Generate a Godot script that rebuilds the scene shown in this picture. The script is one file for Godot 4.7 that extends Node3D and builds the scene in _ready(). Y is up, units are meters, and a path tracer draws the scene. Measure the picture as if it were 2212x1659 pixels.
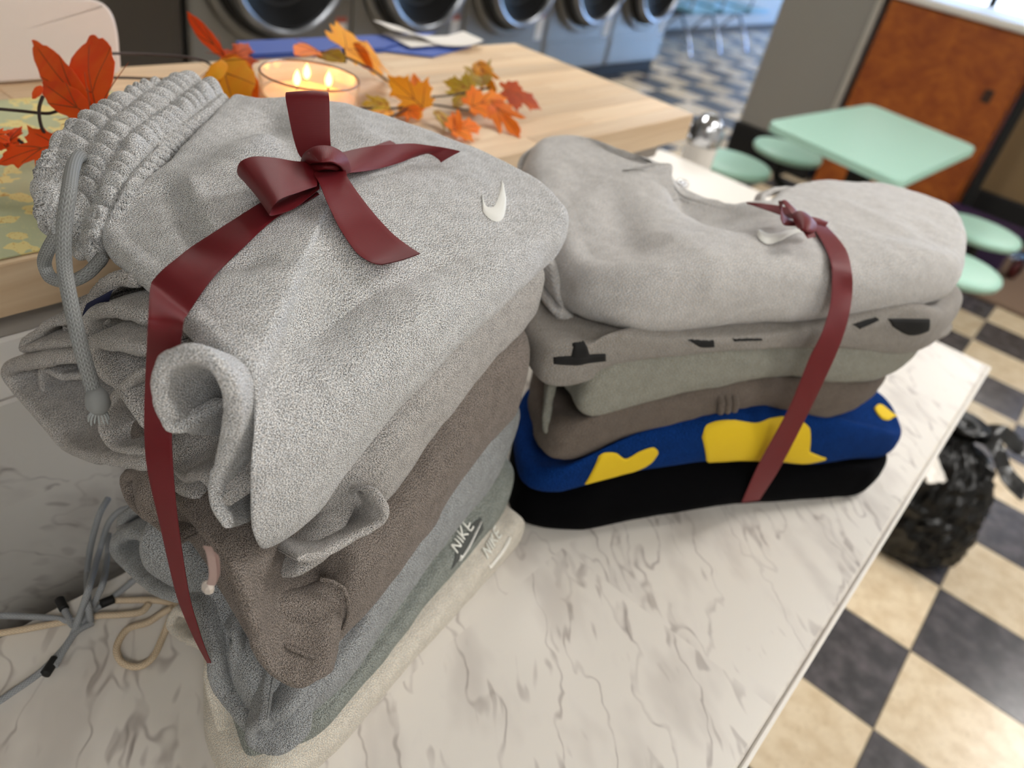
extends Node3D
# A laundromat folding table with two ribbon-tied piles of folded sweats.

var M := {}
var rng := RandomNumberGenerator.new()
var wob := FastNoiseLite.new()
var used := {}


# ---------------------------------------------------------------- naming
func numbered(called: String) -> String:
	var n: int = used.get(called, 0)
	used[called] = n + 1
	return called if n == 0 else "%s_%03d" % [called, n]

func thing(called: String, label: String, category: String, at := Vector3.ZERO, group := "") -> Node3D:
	var o := Node3D.new()
	o.name = numbered(called)
	o.position = at
	o.set_meta("label", label)
	o.set_meta("category", category)
	if group: o.set_meta("group", group)
	add_child(o, true)
	return o

func structure(called: String, label: String, at := Vector3.ZERO) -> Node3D:
	var o := Node3D.new()
	o.name = called
	o.position = at
	o.set_meta("kind", "structure")
	o.set_meta("label", label)
	add_child(o, true)
	return o

func part(called: String, mesh: Mesh, m: Material, parent: Node3D, label := "") -> MeshInstance3D:
	var o := MeshInstance3D.new()
	o.name = called
	o.mesh = mesh
	o.material_override = m
	var twins := 0
	for c in parent.get_children():
		if str(c.name) == called or str(c.name).begins_with(called + "_0"): twins += 1
	if twins: o.name = "%s_%03d" % [called, twins]
	if label: o.set_meta("label", label)
	parent.add_child(o, true)
	return o

func base_of(o: Node3D) -> Vector3:
	var p := Vector3.ZERO
	var n: Node = o
	while n != self and n is Node3D:
		p += (n as Node3D).position
		n = n.get_parent()
	return p


# ---------------------------------------------------------------- curves and meshes
func spline(p: Array, n: int, closed := false) -> PackedVector3Array:
	var out := PackedVector3Array()
	var m := p.size()
	var segs := m if closed else m - 1
	var lens := [0.0]
	for i in segs:
		var a: Vector3 = p[i]
		var b: Vector3 = p[(i + 1) % m]
		lens.append(lens[i] + a.distance_to(b))
	var total: float = lens[segs]
	var s := 0
	for k in n:
		var d := total * k / (n if closed else n - 1)
		while s < segs - 1 and lens[s + 1] < d: s += 1
		var t: float = clampf((d - lens[s]) / maxf(1e-9, lens[s + 1] - lens[s]), 0.0, 1.0)
		var p0: Vector3 = p[(s - 1 + m) % m] if closed or s > 0 else p[0]
		var p1: Vector3 = p[s]
		var p2: Vector3 = p[(s + 1) % m]
		var p3: Vector3 = p[(s + 2) % m] if closed or s + 2 < m else p[m - 1]
		# centripetal-ish: plain Catmull-Rom with clamped tangents
		var l := p1.distance_to(p2)
		var m1 := (p2 - p0)
		var m2 := (p3 - p1)
		m1 = m1.normalized() * minf(m1.length() * 0.5, l)
		m2 = m2.normalized() * minf(m2.length() * 0.5, l)
		var t2 := t * t
		var t3 := t2 * t
		out.append(p1 * (2 * t3 - 3 * t2 + 1) + m1 * (t3 - 2 * t2 + t) + p2 * (-2 * t3 + 3 * t2) + m2 * (t3 - t2))
	return out

func scalars(v: Array, n: int, closed: bool, p: Array) -> PackedFloat32Array:
	var q := []
	var m := p.size()
	var segs := m if closed else m - 1
	var lens := [0.0]
	for i in segs: lens.append(lens[i] + (p[i] as Vector3).distance_to(p[(i + 1) % m]))
	var out := PackedFloat32Array()
	var s := 0
	for k in n:
		var d: float = lens[segs] * k / (n if closed else n - 1)
		while s < segs - 1 and lens[s + 1] < d: s += 1
		var t: float = smoothstep(0.0, 1.0, clampf((d - lens[s]) / maxf(1e-9, lens[s + 1] - lens[s]), 0.0, 1.0))
		out.append(lerpf(v[s], v[(s + 1) % m], t))
	return out

# rows of nu points; normals come out smooth
func skin(P: PackedVector3Array, nu: int, nv: int, wrap: bool, off := Vector3.ZERO, uvs := PackedVector2Array(), flip := false) -> ArrayMesh:
	var idx := PackedInt32Array()
	var cols := nu if wrap else nu - 1
	for v in nv - 1:
		for u in cols:
			var a := v * nu + u
			var b := v * nu + (u + 1) % nu
			var c := a + nu
			var d := b + nu
			if flip: idx.append_array([a, c, b, b, c, d])
			else: idx.append_array([a, b, c, b, d, c])
	return finish(P, idx, off, uvs)

func finish(P: PackedVector3Array, idx: PackedInt32Array, off := Vector3.ZERO, uvs := PackedVector2Array()) -> ArrayMesh:
	var N := PackedVector3Array()
	N.resize(P.size())
	for k in range(0, idx.size(), 3):
		var a := idx[k]
		var b := idx[k + 1]
		var c := idx[k + 2]
		var n := (P[c] - P[a]).cross(P[b] - P[a])
		N[a] += n
		N[b] += n
		N[c] += n
	var Q := PackedVector3Array()
	Q.resize(P.size())
	for k in P.size():
		Q[k] = P[k] - off
		N[k] = N[k].normalized() if N[k].length_squared() > 1e-24 else Vector3.UP
	var arr := []
	arr.resize(Mesh.ARRAY_MAX)
	arr[Mesh.ARRAY_VERTEX] = Q
	arr[Mesh.ARRAY_NORMAL] = N
	if uvs.size() == P.size(): arr[Mesh.ARRAY_TEX_UV] = uvs
	arr[Mesh.ARRAY_INDEX] = idx
	var me := ArrayMesh.new()
	me.add_surface_from_arrays(Mesh.PRIMITIVE_TRIANGLES, arr)
	return me

# box with small chamfers, flat shaded; centre c
func boxy(size: Vector3, c := Vector3.ZERO, bev := 0.003) -> ArrayMesh:
	var h := size * 0.5
	bev = minf(bev, minf(h.x, minf(h.y, h.z)) * 0.9)
	var st := SurfaceTool.new()
	st.begin(Mesh.PRIMITIVE_TRIANGLES)
	var ax := [Vector3.RIGHT, Vector3.UP, Vector3.BACK]
	var put := func(q: Array):
		var n: Vector3 = ((q[2] as Vector3) - q[0]).cross((q[1] as Vector3) - q[0])
		var mid: Vector3 = (q[0] + q[1] + q[2]) / 3.0
		if n.dot(mid) < 0:
			q.reverse()
			n = -n
		n = n.normalized()
		var uvq := []
		for p in q:
			uvq.append(Vector2(p.z, p.y) if absf(n.x) > 0.7 else Vector2(p.z, p.x) if absf(n.y) > 0.7 else Vector2(p.x, p.y))
		for t in ([[0, 1, 2], [0, 2, 3]] if q.size() == 4 else [[0, 1, 2]]):
			for k in t:
				st.set_normal(n)
				st.set_uv(uvq[k])
				st.add_vertex(q[k] + c)
	for a in 3:
		var b := (a + 1) % 3
		var d := (a + 2) % 3
		for s in [-1, 1]:
			var o: Vector3 = ax[a] * h[a] * s
			var e: Vector3 = ax[b] * (h[b] - bev)
			var f: Vector3 = ax[d] * (h[d] - bev)
			put.call([o - e - f, o + e - f, o + e + f, o - e + f])
			for s2 in [-1, 1]:  # edge between faces a and b
				var r: Vector3 = ax[d] * (h[d] - bev)
				var p1: Vector3 = ax[a] * h[a] * s + ax[b] * (h[b] - bev) * s2
				var p2: Vector3 = ax[a] * (h[a] - bev) * s + ax[b] * h[b] * s2
				put.call([p1 - r, p1 + r, p2 + r, p2 - r])
	for sx in [-1, 1]:
		for sy in [-1, 1]:
			for sz in [-1, 1]:
				var v := Vector3(h.x * sx, h.y * sy, h.z * sz)
				var i := Vector3(bev * sx, bev * sy, bev * sz)
				put.call([v - Vector3(0, i.y, i.z), v - Vector3(i.x, 0, i.z), v - Vector3(i.x, i.y, 0)])
	return st.commit()

func joined(list: Array) -> ArrayMesh:
	var st := SurfaceTool.new()
	st.begin(Mesh.PRIMITIVE_TRIANGLES)
	for m in list: st.append_from(m, 0, Transform3D())
	return st.commit()

# profile of (radius, height) turned about an axis
func lathe(prof: Array, n := 40, axis := Vector3.UP, at := Vector3.ZERO) -> ArrayMesh:
	var P := PackedVector3Array()
	var q := Quaternion(Vector3.UP, axis.normalized()) if not axis.normalized().is_equal_approx(Vector3.DOWN) else Quaternion(Vector3.RIGHT, PI)
	for pr in prof:
		for k in n:
			var a := TAU * k / n
			P.append(at + q * Vector3(pr[0] * cos(a), pr[1], pr[0] * sin(a)))
	return skin(P, n, prof.size(), true, Vector3.ZERO, PackedVector2Array(), true)

func tube(pts: Array, r: float, off := Vector3.ZERO, n := 0, sides := 10, taper := 0.0, bumps := 0.0) -> ArrayMesh:
	if n == 0: n = maxi(4, pts.size() * 8)
	var c := spline(pts, n)
	var P := PackedVector3Array()
	var uv := PackedVector2Array()
	var up := Vector3(0.13, 0.97, 0.21)
	var run := 0.0
	for i in n:
		var t := (c[mini(i + 1, n - 1)] - c[maxi(i - 1, 0)]).normalized()
		var side := t.cross(up)
		if side.length() < 0.05: side = t.cross(Vector3.RIGHT)
		side = side.normalized()
		up = side.cross(t).normalized()
		if i: run += c[i].distance_to(c[i - 1])
		var rr := r * (1.0 - taper * i / (n - 1.0))
		if i == 0 or i == n - 1: rr *= 0.02
		for k in sides + 1:
			var a := TAU * k / sides
			var rb := rr
			if bumps > 0.0: rb *= 1.0 + bumps * absf(sin(a * 2.0 + run * 330.0)) * absf(sin(a * 2.0 - run * 330.0))
			P.append(c[i] + (side * cos(a) + up * sin(a)) * rb)
			uv.append(Vector2(run / 0.012, k / float(sides) * 4.0))
	return skin(P, sides + 1, n, false, off, uv)

# cloth edge seen on end: the rim follows pts, the sheet runs back along b
func sheet(pts: Array, b: Vector3, th: float, off := Vector3.ZERO, n := 70, wave := 0.0012, ribs := 0.0) -> ArrayMesh:
	var c := spline(pts, n)
	var back := 8
	var arc := 8
	var nv := back * 2 + arc + 1
	var P := PackedVector3Array()
	var bn := b.normalized()
	var rows := []
	var nrm := []
	for i in n:
		var t := (c[mini(i + 1, n - 1)] - c[maxi(i - 1, 0)]).normalized()
		nrm.append(t.cross(bn).normalized())
	for i in n:
		var q: Vector3 = nrm[i] + nrm[maxi(i - 1, 0)] + nrm[mini(i + 1, n - 1)] + nrm[maxi(i - 2, 0)] + nrm[mini(i + 2, n - 1)]
		rows.append(q.normalized())
	for j in nv:
		for i in n:
			var e := sqrt(clampf(minf(i, n - 1 - i) / 4.0, 0.0, 1.0))
			var h := th * 0.5 * maxf(e, 0.05)
			var q: Vector3 = rows[i]
			var p: Vector3
			if j < back:
				var s := 1.0 - j / float(back)
				p = c[i] + b * s * s + q * h
			elif j <= back + arc:
				var a := PI * (j - back) / arc
				p = c[i] + q * h * cos(a) - bn * h * sin(a)
			else:
				var s := (j - back - arc) / float(back)
				p = c[i] + b * s * s - q * h
			var w := wob.get_noise_3dv(p * 55.0) * wave + wob.get_noise_3dv(p * 17.0) * wave * 1.6
			if ribs > 0.0: w += ribs * absf(sin(i * 0.55))
			P.append(p + q * w)
	return skin(P, n, nv, false, off, PackedVector2Array(), true)

class Slab:
	var P: PackedVector3Array
	var nu: int
	var nv: int
	var mesh: ArrayMesh
	var N: PackedVector3Array

# A folded garment: closed puffy body inside a rim of [point, half thickness].
# creases: [a, b, width, depth] grooves (depth < 0) or ridges in plan.
func slab(rim: Array, ctop: float, cbot: float, off := Vector3.ZERO, nu := 220, creases := [], amp := 0.0022, extra = null, box := 0.75, tops := 30) -> Slab:
	var pts := []
	var hs := []
	for r in rim:
		pts.append(r[0])
		hs.append(r[1])
	var O := spline(pts, nu, true)
	var H := scalars(hs, nu, true, pts)
	for pass_no in 3:
		var y2 := PackedFloat32Array()
		var h2 := PackedFloat32Array()
		for i in nu:
			var sy := 0.0
			var sh := 0.0
			for d in range(-3, 4):
				sy += O[(i + d + nu) % nu].y / 7.0
				sh += H[(i + d + nu) % nu] / 7.0
			y2.append(sy)
			h2.append(sh)
		for i in nu:
			O[i].y = y2[i]
			H[i] = h2[i]
	var C := Vector3.ZERO
	for p in O: C += p / nu
	var edge := 18
	var bots := 6
	var nv := tops + edge + bots
	var P := PackedVector3Array()
	for j in nv:
		for i in nu:
			var o := O[i]
			var out := Vector3(o.x - C.x, 0, o.z - C.z)
			var a := out.length()
			out /= a
			var h := H[i]
			var k := clampf(h * 1.05 / a, 0.02, 0.6)
			var rho: float
			var y: float
			var dir: Vector3
			if j < tops:
				var s := j / float(tops)
				s = 1.0 - pow(1.0 - s, 1.25)
				rho = s * (1.0 - k)
				y = lerpf(ctop, o.y + h, pow(s, 2.3))
				dir = Vector3.UP
			elif j < tops + edge:
				var th := PI * 0.5 - PI * (j - tops) / (edge - 1.0)
				var cc := pow(absf(cos(th)), box)
				var ss := pow(absf(sin(th)), box) * signf(th)
				rho = 1.0 - k + k * cc
				y = o.y + h * ss
				dir = (out * cc + Vector3.UP * ss).normalized()
			else:
				var s := (j - tops - edge + 1) / float(bots)
				rho = (1.0 - k) * (1.0 - s)
				y = lerpf(o.y - h, cbot, s)
				dir = Vector3.DOWN
			var p := Vector3(C.x + out.x * a * rho, y, C.z + out.z * a * rho)
			var d := 0.0
			if j < tops + edge:
				d = wob.get_noise_3dv(p * Vector3(9, 16, 9)) * amp + wob.get_noise_3dv(p * 30.0 + Vector3(7, 3, 1)) * amp * 0.35
				for c in creases:
					var ca: Vector3 = c[0]
					var cb: Vector3 = c[1]
					var ab := Vector2(cb.x - ca.x, cb.z - ca.z)
					var ap := Vector2(p.x - ca.x, p.z - ca.z)
					var t := clampf(ap.dot(ab) / ab.length_squared(), 0.0, 1.0)
					var g: float = (ap - ab * t).length() / c[2]
					if g < 3.0 and j < tops + edge / 2: d += c[3] * exp(-g * g) * (0.35 + 0.65 * sin(PI * clampf(t * 0.8 + 0.1, 0.0, 1.0)))
				if extra != null: d += extra.call(p, dir)
			P.append(p + dir * d)
	var S := Slab.new()
	S.P = P
	S.nu = nu
	S.nv = nv
	S.mesh = skin(P, nu, nv, true, off)
	S.N = S.mesh.surface_get_arrays(0)[Mesh.ARRAY_NORMAL]
	return S

# a point laid on a slab's surface
func lay(S: Slab, p: Vector3, lift: float) -> Vector3:
	var best := 1e9
	var at := 0
	for k in range(0, S.P.size(), 3):
		var d := S.P[k].distance_squared_to(p)
		if d < best:
			best = d
			at = k
	var near := []
	for dv in range(-2, 3):
		for du in range(-3, 4):
			var k := at + dv * S.nu + du
			if k >= 0 and k < S.P.size(): near.append([S.P[k].distance_squared_to(p), k])
	near.sort_custom(func(x, y): return x[0] < y[0])
	var q := Vector3.ZERO
	var n := Vector3.ZERO
	var w := 0.0
	for k in 5:
		var wt: float = 1.0 / (near[k][0] + 1e-7)
		q += S.P[near[k][1]] * wt
		n += S.N[near[k][1]] * wt
		w += wt
	q /= w
	n = n.normalized()
	return p - n * (p - q).dot(n) + n * lift

# strip between two polylines laid on a slab
func patch(S: Slab, A: Array, B: Array, lift: float, off: Vector3, n := 24, m := 6) -> ArrayMesh:
	var a := spline(A, n)
	var b := spline(B, n)
	var P := PackedVector3Array()
	for j in m + 1:
		for i in n:
			var edge := 0.25 if i == 0 or i == n - 1 or j == 0 or j == m else 1.0
			P.append(lay(S, a[i].lerp(b[i], j / float(m)), lift * edge))
	return skin(P, n, m + 1, false, off)

# ribbon between two edge lines, with real thickness
func ribbon(A: Array, B: Array, off: Vector3, n := 60, th := 0.0005, S: Slab = null, upto := 0.0, m := 8, cup := 0.0) -> ArrayMesh:
	var a := spline(A, n)
	var b := spline(B, n)
	var P := PackedVector3Array()
	var uv := PackedVector2Array()
	var L := 0.0
	for side in 2:
		for jj in m + 1:
			var j: int = jj if side == 0 else m - jj
			L = 0.0
			for i in n:
				var p := a[i].lerp(b[i], j / float(m))
				if i: L += a[i].distance_to(a[i - 1])
				if S != null and i < upto * n: p = lay(S, p, 0.0022)
				var t := a[mini(i + 1, n - 1)] - a[maxi(i - 1, 0)]
				var q := (b[i] - a[i]).cross(t).normalized()
				P.append(p + q * (th * (0.5 if side == 0 else -0.5) + cup * sin(PI * j / m)))
				uv.append(Vector2(L / 0.012, j / float(m)))
	for i in n:
		P.append(P[i])
		uv.append(uv[i])
	return skin(P, n, 2 * (m + 1) + 1, false, off, uv)


# ---------------------------------------------------------------- materials
func plain(c: Color, rough := 0.6, metal := 0.0) -> StandardMaterial3D:
	var m := StandardMaterial3D.new()
	m.albedo_color = c
	m.roughness = rough
	m.metallic = metal
	return m

func noise(freq: float, oct := 3, type := FastNoiseLite.TYPE_SIMPLEX_SMOOTH, s := 1) -> FastNoiseLite:
	var f := FastNoiseLite.new()
	f.seed = s
	f.noise_type = type
	f.frequency = freq
	f.fractal_octaves = oct
	if oct == 1: f.fractal_type = FastNoiseLite.FRACTAL_NONE
	return f

func heather(amp := 1.0) -> ImageTexture:
	var n := 512
	var fine := noise(0.33, 1, FastNoiseLite.TYPE_SIMPLEX, 5)
	var big := noise(0.02, 2, FastNoiseLite.TYPE_SIMPLEX_SMOOTH, 9)
	var r2 := RandomNumberGenerator.new()
	r2.seed = 44
	var px := PackedByteArray()
	px.resize(n * n * 3)
	for y in n:
		for x in n:
			var v := 0.78 + 0.34 * fine.get_noise_2d(x * 0.62 + y * 0.12, y * 1.3) + 0.05 * big.get_noise_2d(x, y) + (r2.randf() - 0.5) * 0.2
			v = 0.80 + (v - 0.80) * amp
			var k := (y * n + x) * 3
			var tint := fine.get_noise_2d(x * 0.3 + 400, y * 0.4) * 0.025
			px[k] = int(clampf(v * (1.0 + tint), 0.08, 1.0) * 255)
			px[k + 1] = int(clampf(v, 0.08, 1.0) * 255)
			px[k + 2] = int(clampf(v * (1.0 - tint), 0.08, 1.0) * 255)
	return ImageTexture.create_from_image(Image.create_from_data(n, n, false, Image.FORMAT_RGB8, px))

func cloth(c: Color, tile := 0.16, relief := 0.012, sheen := 0.2, soft := false) -> StandardMaterial3D:
	var m := plain(c, 0.95)
	m.metallic_specular = 0.15
	m.albedo_texture = M.heather_soft if soft else M.heather
	m.uv1_triplanar = true
	m.uv1_triplanar_sharpness = 8.0
	m.uv1_scale = Vector3.ONE / tile
	m.heightmap_enabled = true
	m.heightmap_texture = M.heather
	m.heightmap_scale = relief
	m.rim_enabled = true
	m.rim = sheen
	return m

func wood_tex(w: int, h: int, s: int, light: Color, dark: Color, stretch := 0.06) -> ImageTexture:
	var f := noise(0.05, 4, FastNoiseLite.TYPE_SIMPLEX_SMOOTH, s)
	var g := noise(0.012, 2, FastNoiseLite.TYPE_SIMPLEX_SMOOTH, s + 1)
	var im := Image.create(w, h, false, Image.FORMAT_RGB8)
	for y in h:
		for x in w:
			var q := g.get_noise_2d(x * stretch * 3.0, y * 1.5)
			var v := clampf(0.42 + 0.45 * f.get_noise_2d(x * stretch, y * 2.2 + q * 30.0) + 0.3 * q, 0.0, 1.0)
			im.set_pixel(x, y, light.lerp(dark, v))
	return ImageTexture.create_from_image(im)

func marble_tex() -> ImageTexture:
	var n := 1024
	var f := noise(0.006, 4, FastNoiseLite.TYPE_SIMPLEX_SMOOTH, 21)
	var w := noise(0.010, 3, FastNoiseLite.TYPE_SIMPLEX_SMOOTH, 22)
	var d := noise(0.02, 2, FastNoiseLite.TYPE_SIMPLEX_SMOOTH, 23)
	var im := Image.create(n, n, false, Image.FORMAT_RGB8)
	var a := Color(0.90, 0.88, 0.85)
	var b := Color(0.46, 0.42, 0.40)
	for y in n:
		for x in n:
			# u runs along the streaks, v across them
			var u := x * 0.80 + y * 0.60
			var v := -x * 0.60 + y * 0.80
			var wx := w.get_noise_2d(u, v) * 16.0
			var big := 1.0 - absf(f.get_noise_2d(u * 0.38 + wx * 0.6, v * 1.25 + wx))
			var vein := 0.6 * smoothstep(0.94, 0.999, big) * (0.35 + 0.65 * smoothstep(-0.15, 0.35, w.get_noise_2d(u * 1.3 + 90, v * 1.3)))
			var dash := smoothstep(0.34, 0.62, d.get_noise_2d(u * 0.5 + wx * 0.5, v * 2.0 + wx * 0.7)) * 0.42
			var soft := smoothstep(0.0, 0.6, f.get_noise_2d(u * 0.6 + 500, v * 1.2)) * 0.16
			im.set_pixel(x, y, a.lerp(b, clampf(vein * 0.62 + dash * smoothstep(-0.1, 0.4, w.get_noise_2d(x * 0.5, y * 0.5 + 77)) * 0.7 + soft, 0.0, 0.92)))
	return ImageTexture.create_from_image(im)

func make_materials() -> void:
	M.heather = heather(1.45)
	M.heather_soft = heather(0.75)
	M.marble = plain(Color(1, 1, 1), 0.32)
	M.marble.albedo_texture = marble_tex()
	M.marble.uv1_triplanar = true
	M.marble.uv1_scale = Vector3.ONE / 0.8
	M.white = plain(Color(0.93, 0.91, 0.88), 0.4)
	M.black = plain(Color(0.03, 0.03, 0.032), 0.65)
	M.chrome = plain(Color(0.82, 0.83, 0.85), 0.15, 1.0)
	M.steel = plain(Color(0.52, 0.51, 0.49), 0.42, 0.75)
	M.dark_steel = plain(Color(0.34, 0.32, 0.30), 0.4, 0.9)
	M.ring = plain(Color(0.55, 0.56, 0.58), 0.3, 1.0)
	M.mint = plain(Color(0.70, 0.87, 0.80), 0.35)
	M.maroon = plain(Color(0.47, 0.075, 0.115), 0.55)
	M.maroon.backlight_enabled = true
	M.maroon.backlight = Color(0.16, 0.03, 0.04)
	var rib := Image.create(64, 64, false, Image.FORMAT_RGB8)
	for y in 64:
		for x in 64:
			var v := 0.80 + 0.2 * absf(sin(x * PI / 4.0))
			rib.set_pixel(x, y, Color(v, v, v))
	var rt := ImageTexture.create_from_image(rib)
	M.maroon.albedo_texture = rt
	M.maroon.heightmap_enabled = true
	M.maroon.heightmap_texture = rt
	M.maroon.heightmap_scale = 0.03
	var br := Image.create(64, 64, false, Image.FORMAT_RGB8)
	for y in 64:
		for x in 64:
			var side := 1 if posmod(y, 32) < 16 else -1
			var q := posmod(x * 2 + side * y * 2, 32) / 32.0
			var e := absf(posmod(y, 16) - 8.0) / 8.0
			var v := (0.74 + 0.26 * sin(PI * q)) * (1.0 - 0.2 * e * e)
			br.set_pixel(x, y, Color(v, v, v))
	M.cord_tex = ImageTexture.create_from_image(br)
	M.wood = []
	for k in 4:
		var w := plain(Color.WHITE.darkened(0.03 * k), 0.42)
		w.albedo_texture = wood_tex(512, 64, 60 + k * 3, Color(0.97, 0.87, 0.73), Color(0.84, 0.70, 0.54))
		w.uv1_scale = Vector3(1.2, 10, 1)
		w.uv1_offset = Vector3(0.13 * k, 0.3 * k, 0)
		M.wood.append(w)
	M.orange_wood = plain(Color.WHITE, 0.5)
	M.orange_wood.albedo_texture = wood_tex(256, 256, 91, Color(0.72, 0.40, 0.13), Color(0.50, 0.21, 0.05), 0.8)
	M.orange_wood.uv1_scale = Vector3(0.9, 0.9, 1)

func smooth_mat(c: Color, rough := 0.5) -> StandardMaterial3D:
	return plain(c, rough)


# ---------------------------------------------------------------- scene
func _ready() -> void:
	rng.seed = 7
	wob.seed = 3
	wob.frequency = 1.0
	wob.fractal_octaves = 2

	var cam := Camera3D.new()
	cam.name = "camera"
	cam.position = Vector3(-0.23605, 1.47013, 3.28547)
	cam.rotation = Vector3(-0.610181, 0.568122, 0.232744)
	cam.fov = 53.2664
	cam.near = 0.05
	cam.far = 60.0
	var lens := CameraAttributesPhysical.new()
	lens.frustum_focal_length = 12.0 / tan(deg_to_rad(53.2664 / 2.0))
	lens.frustum_focus_distance = 0.55
	lens.frustum_near = 0.05
	lens.frustum_far = 60.0
	lens.exposure_aperture = 4.2
	cam.attributes = lens
	add_child(cam)
	cam.current = true

	var env := Environment.new()
	env.background_mode = Environment.BG_SKY
	var sky := ProceduralSkyMaterial.new()
	sky.sky_top_color = Color(0.36, 0.58, 0.92)
	sky.sky_horizon_color = Color(0.72, 0.86, 1.0)
	sky.ground_bottom_color = Color(0.35, 0.36, 0.38)
	sky.ground_horizon_color = Color(0.62, 0.68, 0.75)
	sky.energy_multiplier = 19.0
	env.sky = Sky.new()
	env.sky.sky_material = sky
	env.tonemap_mode = Environment.TONE_MAPPER_LINEAR
	env.tonemap_exposure = 1.33
	env.sdfgi_enabled = true
	env.ssao_enabled = true
	env.ssil_enabled = true
	var we := WorldEnvironment.new()
	we.environment = env
	add_child(we)

	make_materials()
	room()
	tables()
	far_things()
	left_pile()
	right_pile()
	table_decor()
	ribbons()
	cords()


# flat plate from a plan outline (x, z), with a bevelled upper edge
func plate(o: PackedVector2Array, y0: float, y1: float, bev := 0.004, off := Vector3.ZERO) -> ArrayMesh:
	var n := o.size()
	var c := Vector2.ZERO
	for p in o: c += p / n
	var list := []
	var st := SurfaceTool.new()
	st.begin(Mesh.PRIMITIVE_TRIANGLES)
	var area := 0.0
	for i in n: area += o[i].cross(o[(i + 1) % n])
	var pts := o.duplicate()
	if area > 0: pts.reverse()
	var rings := [[0.0, y0 + bev], [0.0, y1 - bev], [bev * 0.3, y1 - bev * 0.3], [bev, y1]]
	var inset := func(p: Vector2, d: float) -> Vector2: return p - (p - c).normalized() * d
	for k in rings.size() - 1:
		st.set_smooth_group(-1)
		for i in n:
			var a: Vector2 = inset.call(pts[i], rings[k][0])
			var b: Vector2 = inset.call(pts[(i + 1) % n], rings[k][0])
			var d: Vector2 = inset.call(pts[i], rings[k + 1][0])
			var e: Vector2 = inset.call(pts[(i + 1) % n], rings[k + 1][0])
			var A := Vector3(a.x, rings[k][1], a.y) - off
			var B := Vector3(b.x, rings[k][1], b.y) - off
			var D := Vector3(d.x, rings[k + 1][1], d.y) - off
			var E := Vector3(e.x, rings[k + 1][1], e.y) - off
			for v in [A, D, B, B, D, E]: st.add_vertex(v)
	for cap in 2:
		var y: float = y1 if cap == 0 else y0 + bev
		for i in n:
			var a: Vector2 = pts[i] if cap == 1 else inset.call(pts[i], bev)
			var b: Vector2 = pts[(i + 1) % n] if cap == 1 else inset.call(pts[(i + 1) % n], bev)
			var tri := [Vector3(c.x, y, c.y) - off, Vector3(b.x, y, b.y) - off, Vector3(a.x, y, a.y) - off]
			if cap == 1: tri.reverse()
			for v in tri: st.add_vertex(v)
	st.generate_normals()
	return st.commit()

func rounded(p: Array, r: float, n := 6) -> PackedVector2Array:
	var out := PackedVector2Array()
	var m := p.size()
	for i in m:
		var a: Vector2 = p[(i - 1 + m) % m]
		var b: Vector2 = p[i]
		var c: Vector2 = p[(i + 1) % m]
		var s := b + (a - b).normalized() * r
		var e := b + (c - b).normalized() * r
		for k in n + 1:
			var t := k / float(n)
			out.append(s.lerp(b, t).lerp(b.lerp(e, t), t))
	return out

func lamp_panel(x: float, z: float, energy: float, col: Color, place: String, y := 2.9) -> void:
	var o := thing("ceiling_light", "white fluorescent ceiling panel " + place, "light", Vector3(x, y, z), "ceiling light panels")
	part("frame", boxy(Vector3(0.66, 0.05, 1.26), Vector3(0, -0.02, 0)), M.white, o)
	var g := plain(Color(0.95, 0.95, 0.95), 0.6)
	g.emission_enabled = true
	g.emission = col
	g.emission_energy_multiplier = 4.0
	part("diffuser", boxy(Vector3(0.58, 0.01, 1.18), Vector3(0, -0.048, 0)), g, o)
	var l := AreaLight3D.new()
	l.name = "panel_light"
	l.area_size = Vector2(0.58, 1.18)
	l.light_color = col
	l.light_energy = energy
	l.area_range = 30.0
	l.area_attenuation = 2.0
	l.shadow_enabled = true
	l.position = Vector3(0, -0.06, 0)
	l.rotation = Vector3(-PI / 2, 0, 0)
	o.add_child(l, true)

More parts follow.
